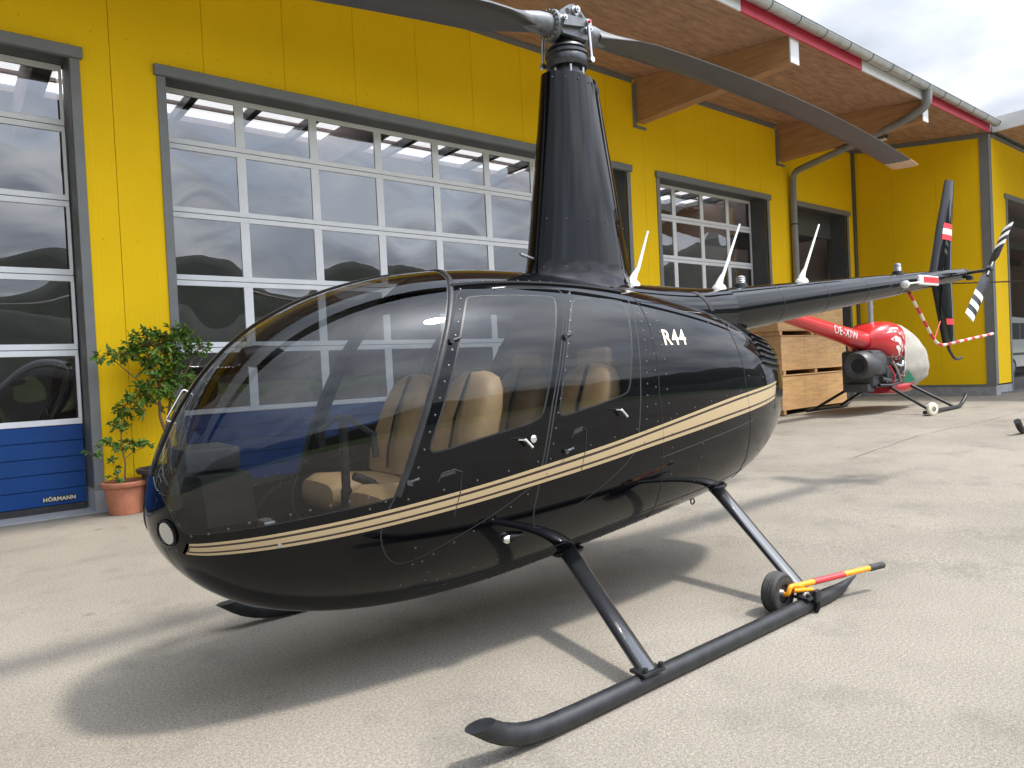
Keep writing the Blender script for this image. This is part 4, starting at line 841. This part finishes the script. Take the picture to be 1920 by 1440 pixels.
# ------------------------------------------------------------------ red helicopter parked beyond, nose to the right
RX, RY = 15.6, 6.72
red = thing('small_helicopter', 'small red helicopter with grey cloth cover over its cabin beside the crates', 'helicopter', (RX, RY, gz(RX)))
def rring(x, hw, zc, hz, n=28, e=.8): return [(x, hw*math.copysign(abs(math.cos(t))**e, math.cos(t)), zc+hz*math.copysign(abs(math.sin(t))**e, math.sin(t))) for t in np.linspace(0, 2*PI, n+1)[:-1]]
# cloth cover: bulging cabin shape with drape folds
def fold(x, t, hem): return 1+.035*math.sin(7*x*2.2+1.5*math.sin(2*t))*math.sin(3*t+1)+.02*math.sin(13*t+4*x)
cs = []
for x, hw, zt, zb_ in ((-.25, .50, 1.84, .50), (-.10, .53, 1.86, .45), (.12, .55, 1.83, .42), (.42, .56, 1.75, .40), (.74, .53, 1.60, .42), (1.02, .46, 1.38, .48), (1.2, .34, 1.16, .58), (1.28, .18, .98, .70)):
    cs.append([(x+.01*math.sin(7*t), hw*fold(x, t, 0)*math.copysign(abs(math.cos(t))**.85, math.cos(t)), (zt+zb_)/2+(zt-zb_)/2*math.copysign(abs(math.sin(t))**.85, math.sin(t))*(1 if math.sin(t) > 0 else fold(x, t, 1))) for t in np.linspace(0, 2*PI, 57)[:-1]])
ob('cloth_cover', MB().loft(cs), 'cloth', red)
ob('cover_hem', MB().tube([(-.255, q[1]*1.01, q[2]) for q in cs[0]]+[(-.255, cs[0][0][1]*1.01, cs[0][0][2])], .016, 6), 'white', red)
ob('cover_patch', MB().add([(-.27, -.44, .56), (-.2, -.53, .84), (.02, -.565, .62), (-.27, -.45, .58)], [(0, 1, 2)]), 'green', red, False)
ob('cabin_belly', MB().loft([rring(x, w, .50, h) for x, w, h in ((-.5, .30, .12), (-.1, .42, .16), (.3, .42, .15), (.75, .25, .1))]), 'red', red)
cw = []
for x, hw, zt, zb_ in ((-1.08, .20, 1.62, 1.26), (-1.0, .29, 1.70, 1.25), (-.85, .40, 1.79, 1.20), (-.65, .47, 1.85, 1.08), (-.4, .50, 1.87, .98), (-.22, .50, 1.85, .96)):
    cw.append([(x-(.25 if math.sin(t) < -.2 else 0)*0, hw*math.copysign(abs(math.cos(t))**.7, math.cos(t)), (zt+zb_)/2+(zt-zb_)/2*math.copysign(abs(math.sin(t))**.7, math.sin(t))) for t in np.linspace(0, 2*PI, 33)[:-1]])
cowl = ob('engine_cowl', MB().loft(cw), 'red', red)
def cowl_y(x, z):
    X = [-1.08, -1.0, -.85, -.65, -.4, -.22]; hw = np.interp(x, X, [.20, .29, .40, .47, .50, .50]); zt = np.interp(x, X, [1.62, 1.70, 1.79, 1.85, 1.87, 1.85]); zq = np.interp(x, X, [1.26, 1.25, 1.20, 1.08, .98, .96])
    k = min(1, abs((z-(zt+zq)/2)/((zt-zq)/2)))**(1/.7); return -hw*max(0, 1-k*k)**.35-.008
def cowl_patch(poly):
    # fan of a polyline strip laid on the cowl side
    g = MB(); n = len(poly)//2; poly = [(-.28+(x-.42)*.62, z) for x, z in poly]; vs = [(x, cowl_y(x, z), z) for x, z in poly]; g.add(vs, [(i, i+1, 2*n-2-i, 2*n-1-i) for i in range(n-1)]); return g
for P in ([(-.55, 1.60), (-.2, 1.72), (.15, 1.72), (.35, 1.60), (.42, 1.45), (.22, 1.55), (.0, 1.62), (-.3, 1.62)], [(-.35, 1.48), (-.1, 1.55), (.15, 1.50), (.3, 1.36), (.34, 1.20), (.16, 1.34), (.0, 1.42), (-.2, 1.44)], [(-.1, 1.34), (.05, 1.36), (.18, 1.28), (.24, 1.12), (.1, 1.20), (.02, 1.26), (-.04, 1.28), (-.08, 1.3)]):
    ob('white_feather', cowl_patch(P), 'white', cowl, False)
vs, fs = text_mesh('NightCo', .17, .001, 0, 1.05)
ob('cowl_lettering', MB().add([(-.56+x*.95, cowl_y(-.56+x*.95, 1.11+y)-.006, 1.11+y) for x, y, z in vs], fs), 'white', cowl, False)
ob('engine_block', MB().rbox(-1.3, -.15, -.32, .32, .55, 1.28, .06).rbox(-.85, -.3, -.40, -.31, .62, .95, .03).tube([(-1.05, -.36, .7), (-.7, -.42, .62), (-.3, -.40, .7)], .05, 10).tube([(-.75, -.40, 1.0), (-.45, -.44, .85), (-.2, -.36, .6)], .03, 8).rbox(-1.4, -1.1, -.26, .26, .45, .62, .04), 'plastic', red)
dk = ob('fan_shroud', MB().lathe([(.14, -.05), (.19, -.09), (.25, -.11), (.28, -.06), (.29, .1), (.27, .3), (.22, .45)], (-1.45, -.12, .98), (1, -.12, 0), 30, caps=False).rbox(-1.3, -.8, -.40, .2, .76, 1.22, .10), 'plastic', red)
ob('fan_opening', MB().lathe([(.02, -.02), (.09, -.03), (.145, -.04)], (-1.45, -.12, .98), (1, -.12, 0), 24), 'groove', dk)
for i, (a, b, c, r, k) in enumerate((((-.75, -.46, 1.05), (-.6, -.50, .8), (-.35, -.44, .62), .022, 'alu'), ((-.95, -.40, .62), (-.7, -.46, .72), (-.45, -.46, .9), .018, 'dark_steel'), ((-.6, -.45, .98), (-.42, -.50, .92), (-.28, -.46, 1.02), .03, 'alu'), ((-1.1, -.34, .58), (-.8, -.44, .56), (-.4, -.42, .6), .03, 'dark_steel'), ((-.85, -.44, .95), (-.72, -.5, .7), (-.78, -.4, .5), .014, 'redband'), ((-.5, -.46, .75), (-.3, -.5, .7), (-.2, -.42, .85), .02, 'bark'))):
    ob('engine_pipe', MB().tube(arc_path([a, b, c], .15), r, 8), k, red)
rb = [(x, .20+(x+.75)*.026, 1.42-(x+.75)*.17) for x in (-.55, -1.6, -3.0, -4.5, -6.0)]
rboom = ob('tail_boom', MB().loft([[(x, r*math.cos(t), z+r*math.sin(t)) for t in np.linspace(0, 2*PI, 25)[:-1]] for x, r, z in rb]), 'red', red, angle=60)
vs, fs = text_mesh('OE-XIW', .23, .0, 0, 1.12)
def on_boom(x, h):
    r = .20+(x+.75)*.026; z = 1.42-(x+.75)*.17; t = h/r; return (x, -(r+.004)*math.cos(t), z+(r+.004)*math.sin(t))
ob('registration', MB().add([on_boom(-2.02+x*.98, y-.0) for x, y, z in vs], fs), 'white', rboom, False)
ob('mast', MB().tube([(-.62, 0, 1.7), (-.62, 0, 2.62)], .06, 14).lathe([(.1, 0), (.1, .08), (.07, .12)], (-.62, 0, 2.52)).lathe([(.075, 0), (.075, .03)], (-.62, 0, 2.15)), 'alu', red)
ba = R(-24)
for sg in (1, -1):
    ob('rotor_blade', MB().tube([(-.62+sg*math.cos(ba)*q, sg*math.sin(ba)*q, 2.60+.01*q*(1 if sg > 0 else -1)) for q in (.08, 1.5, 3.0, 4.4)], .09, 8, flat=(.14, 1), up=(0, 0, 1)), 'satin', red)
for sd in (-1, 1):
    y = sd*1.17; s = ob('skid', MB().tube(arc_path([(-1.15, y, .05), (.62, y, .05), (.92, y, .22), (.97, y, .28)], .2), .036, 12), 'satin', red)
    for x, x2 in ((-.85, -.75), (.30, .15)): ob('skid_leg', MB().tube([(x, y, .06), (x2, sd*.30, .58)], .03, 10), 'satin', red)
ob('cross_frame', MB().tube([(-.75, -.32, .56), (-.75, .32, .56)], .032, 10).tube([(.15, -.32, .56), (.15, .32, .56)], .032, 10).tube([(-1.2, -.3, .55), (.3, -.3, .55)], .025, 8).tube([(-1.2, .3, .55), (.3, .3, .55)], .025, 8), 'satin', red)
rw = thing('transport_wheel', 'small cream transport wheel on the skid of the red helicopter', 'wheel', (14.55, 5.45, gz(14.5)))
ob('tyre', MB().lathe([(.05, -.03), (.10, -.035), (.125, -.02), (.125, .02), (.10, .035), (.05, .03)], (0, 0, .125), (.35, 1, 0), 24, caps=False), 'cream', rw)
ob('wheel_disc', MB().lathe([(.02, -.028), (.055, -.02), (.055, .02), (.02, .028)], (0, 0, .125), (.35, 1, 0), 18), 'alu', rw); ob('wheel_bracket', MB().tube([(0, .0, .125), (.1, .10, .16), (.14, .10, .10)], .025, 8), 'satin', rw)

# ------------------------------------------------------------------ stacked wooden crates
def crate(k, z, label, dx=0.):
    w, d, hh = 2.95, .95, .70; c = thing('wooden_crate', label, 'crate', (15.35+dx, 8.62, z), R(1.0), 'stacked plywood crates')
    for i, (x0, x1) in enumerate(((-w/2, -.49), (-.487, .49), (.493, w/2))):
        ob('front_board', MB().rbox(x0, x1, -d/2, -d/2+.02, .12, .12+hh, .004, seg=1), 'crate', c, False)
    ob('left_side', MB().rbox(-w/2, -w/2+.02, -d/2+.021, d/2, .12, .12+hh, .004, seg=1), 'crate', c, False); ob('right_side', MB().rbox(w/2-.02, w/2, -d/2+.021, d/2, .12, .12+hh, .004, seg=1), 'crate', c, False)
    ob('lid', MB().rbox(-w/2-.01, w/2+.01, -d/2-.012, d/2+.01, .121+hh, .145+hh, .004, seg=1), 'crate', c, False); ob('base_board', MB().rbox(-w/2, w/2, -d/2-.006, d/2, .09, .119, .004, seg=1), 'crate', c, False)
    for x in (-w/2+.06, -.05, w/2-.16): ob('foot', MB().rbox(x, x+.10, -d/2, d/2, 0, .089, .004, seg=1), 'crate', c, False)
    n = MB()
    for i in range(26): n.lathe([(.014, 0), (.011, .0015)], (random.uniform(-w/2+.1, w/2-.1), -d/2-.0002, random.uniform(.2, .12+hh-.06)), (0, -1, 0), 6)
    ob('knots', n, 'bark', c, stuff=True)
zc = gz(15.3)
crate(0, zc, 'bottom plywood crate of the stack behind the black tail boom'); crate(1, zc+.85, 'middle plywood crate of the stack, just under the tail boom', .04); crate(2, zc+1.70, 'top plywood crate of the stack, mostly behind the tail boom', -.05)

# ------------------------------------------------------------------ potted shrubs by the wall
def leaf(g, p, d, n, L, w):
    d = d.normalized(); s = d.cross(n).normalized(); nn = s.cross(d)
    pts = [p, p+d*L*.3+s*w*.5+nn*L*.03, p+d*L*.65+s*w*.42+nn*L*.02, p+d*L-nn*L*.10, p+d*L*.65-s*w*.42+nn*L*.02, p+d*L*.3-s*w*.5+nn*L*.03, p+d*L*.5-nn*L*.03]
    g.add(pts, [(0, 1, 6), (1, 2, 6), (2, 3, 6), (3, 4, 6), (4, 5, 6), (5, 0, 6)])
def shrub(root, stems, clumps, nleaf, L):
    st = MB()
    for P, r in stems: st.tube(P, [r*(1-.55*i/(len(P)-1)) for i in range(len(P))], 8)
    lf = MB(); tot = sum(c[3]*c[3]*c[4] for c in clumps)
    for x, y, z, rx, rz in clumps:
        k = int(nleaf*rx*rx*rz/tot); nt_ = max(3, k//9)
        for _ in range(nt_):
            while True:
                q = Vector((random.uniform(-1, 1), random.uniform(-1, 1), random.uniform(-1, 1)))
                if .12 < q.length < 1: break
            q = q.normalized()*q.length**.6; c = Vector((x, y, z)); e = c+Vector((q.x*rx, q.y*rx*.75, q.z*rz)); b = c.lerp(e, .25)
            st.tube([b, b.lerp(e, .5)+Vector((0, 0, .02)), e], [.0045, .003, .0015], 4); dr = (e-b).normalized()
            for i in range(9):
                t = .35+.65*(i+1)/9; p = b.lerp(e, t)+Vector((0, 0, .02*math.sin(t*3))); sd = Vector((random.gauss(0, 1), random.gauss(0, 1), random.gauss(-.1, .7))).normalized()
                leaf(lf, p, (dr*.55+sd), Vector((random.gauss(0, .5), random.gauss(-.35, .5), 1)), L*random.uniform(.7, 1.25), L*.5)
    ob('branches', st, 'bark', root); f = ob('foliage', lf, 'leaf', root, False); f['kind'] = 'stuff'
p1 = thing('potted_shrub', 'small sparse shrub in a terracotta pot beside the blue door', 'plant', (1.555, 8.87, .0))
ob('pot', MB().lathe([(.16, 0), (.165, .004), (.205, .30), (.225, .305), (.238, .325), (.238, .355), (.225, .365), (.205, .362), (.198, .33)], (0, 0, 0), n=36, caps=False), 'terracotta', p1); ob('soil', MB().lathe([(.20, .325), (.1, .34), (.01, .345)], (0, 0, 0), n=20), 'soil', p1)
shrub(p1, [([(0, 0, .32), (.02, 0, .55), (-.01, .0, .75), (.0, .0, 1.0), (.06, 0, 1.22)], .010), ([(.01, 0, .6), (.10, -.02, .68), (.24, -.03, .72)], .005), ([(0, 0, .7), (-.12, 0, .76), (-.25, -.02, .78)], .005), ([(-.05, 0, .33), (-.08, 0, .55)], .005)],
      [(.08, 0, 1.18, .17, .16), (-.0, 0, .98, .14, .11), (.10, 0, .74, .20, .07), (-.14, -.02, .77, .15, .09), (-.08, -.02, .56, .07, .12), (-.06, 0, .40, .12, .06), (-.30, -.05, .70, .08, .06), (.24, -.02, .72, .09, .05)], 640, .058)
p2 = thing('potted_tree', 'taller leafy ficus in a dark planter behind the helicopter nose', 'plant', (2.0, 8.80, .0))
ob('planter', MB().lathe([(.20, 0), (.21, .01), (.285, .42), (.32, .425), (.335, .445), (.335, .475), (.30, .478), (.29, .45)], (0, 0, 0), n=36, caps=False), 'potdark', p2); ob('soil', MB().lathe([(.29, .44), (.1, .45), (.01, .455)], (0, 0, 0), n=20), 'soil', p2)
shrub(p2, [([(0, 0, .44), (.02, 0, .75), (-.06, 0, 1.05), (-.05, 0, 1.4), (-.15, 0, 1.75)], .024), ([(.06, .02, .44), (-.02, 0, .8), (.05, .02, 1.15), (.12, 0, 1.6), (.15, 0, 1.9)], .020), ([(-.02, 0, 1.1), (-.25, -.03, 1.45), (-.5, -.05, 1.7)], .010), ([(.08, 0, 1.3), (.3, -.03, 1.65), (.42, 0, 1.85)], .010)],
      [(-.12, 0, 1.82, .28, .26), (.14, 0, 1.86, .26, .24), (.36, -.02, 1.82, .20, .15), (-.42, -.05, 1.76, .22, .12), (-.62, -.07, 1.72, .12, .08), (-.08, -.05, 1.45, .27, .22), (.16, 0, 1.48, .24, .22), (-.18, -.04, 1.14, .14, .13), (.06, 0, 1.18, .15, .13), (-.28, -.05, 1.30, .13, .12)], 2200, .07)

# ------------------------------------------------------------------ van inside the wing, skid tip at the right edge
van = thing('van', 'grey white van parked inside the open wing at the right edge', 'van', (30.2, 8.6, .262))
ob('body', MB().prism([(-.9, .35), (4.4, .35), (4.6, .8), (4.5, 1.2), (3.6, 1.35), (3.0, 2.1), (-.8, 2.2), (-.92, 1.9)], lambda a, b, d: (a, d, b), 0, 1.9), 'vanpaint', van, False)
ob('side_window', MB().box(-.6, .9, -.012, -.002, 1.35, 1.95).box(1.0, 2.7, -.012, -.002, 1.35, 1.95), 'trimblk', van, False); ob('side_moulding', MB().rbox(-.9, 4.3, -.03, -.002, .78, .86, .01), 'plastic', van)
for x in (0.0, 3.4):
    w = ob('wheel', MB().lathe([(.19, -.09), (.30, -.10), (.34, -.06), (.34, .06), (.30, .10)], (x, .06, .34), (0, 1, 0), 26), 'rubber', van); ob('hub_cap', MB().lathe([(.18, -.095), (.12, -.11), (.02, -.115)], (x, .06, .34), (0, 1, 0), 20), 'alu', w)
SX, SY = 12.2, 3.36
sp = thing('skid_tube', 'black upturned skid tip of a parked aircraft at the right edge', 'skid', (SX, SY, gz(SX)))
ob('tube', MB().tube(arc_path([(-.28, 0, .20), (-.12, 0, .05), (1.2, 0, .045), (2.4, 0, .045)], .25), .045, 16), 'satin', sp); ob('shoe', MB().rbox(.3, 1.0, -.05, .05, .0, .03, .008), 'dark_steel', sp); ob('leg', MB().tube([(.8, 0, .06), (.9, -.5, .9)], .035, 12), 'satin', sp)
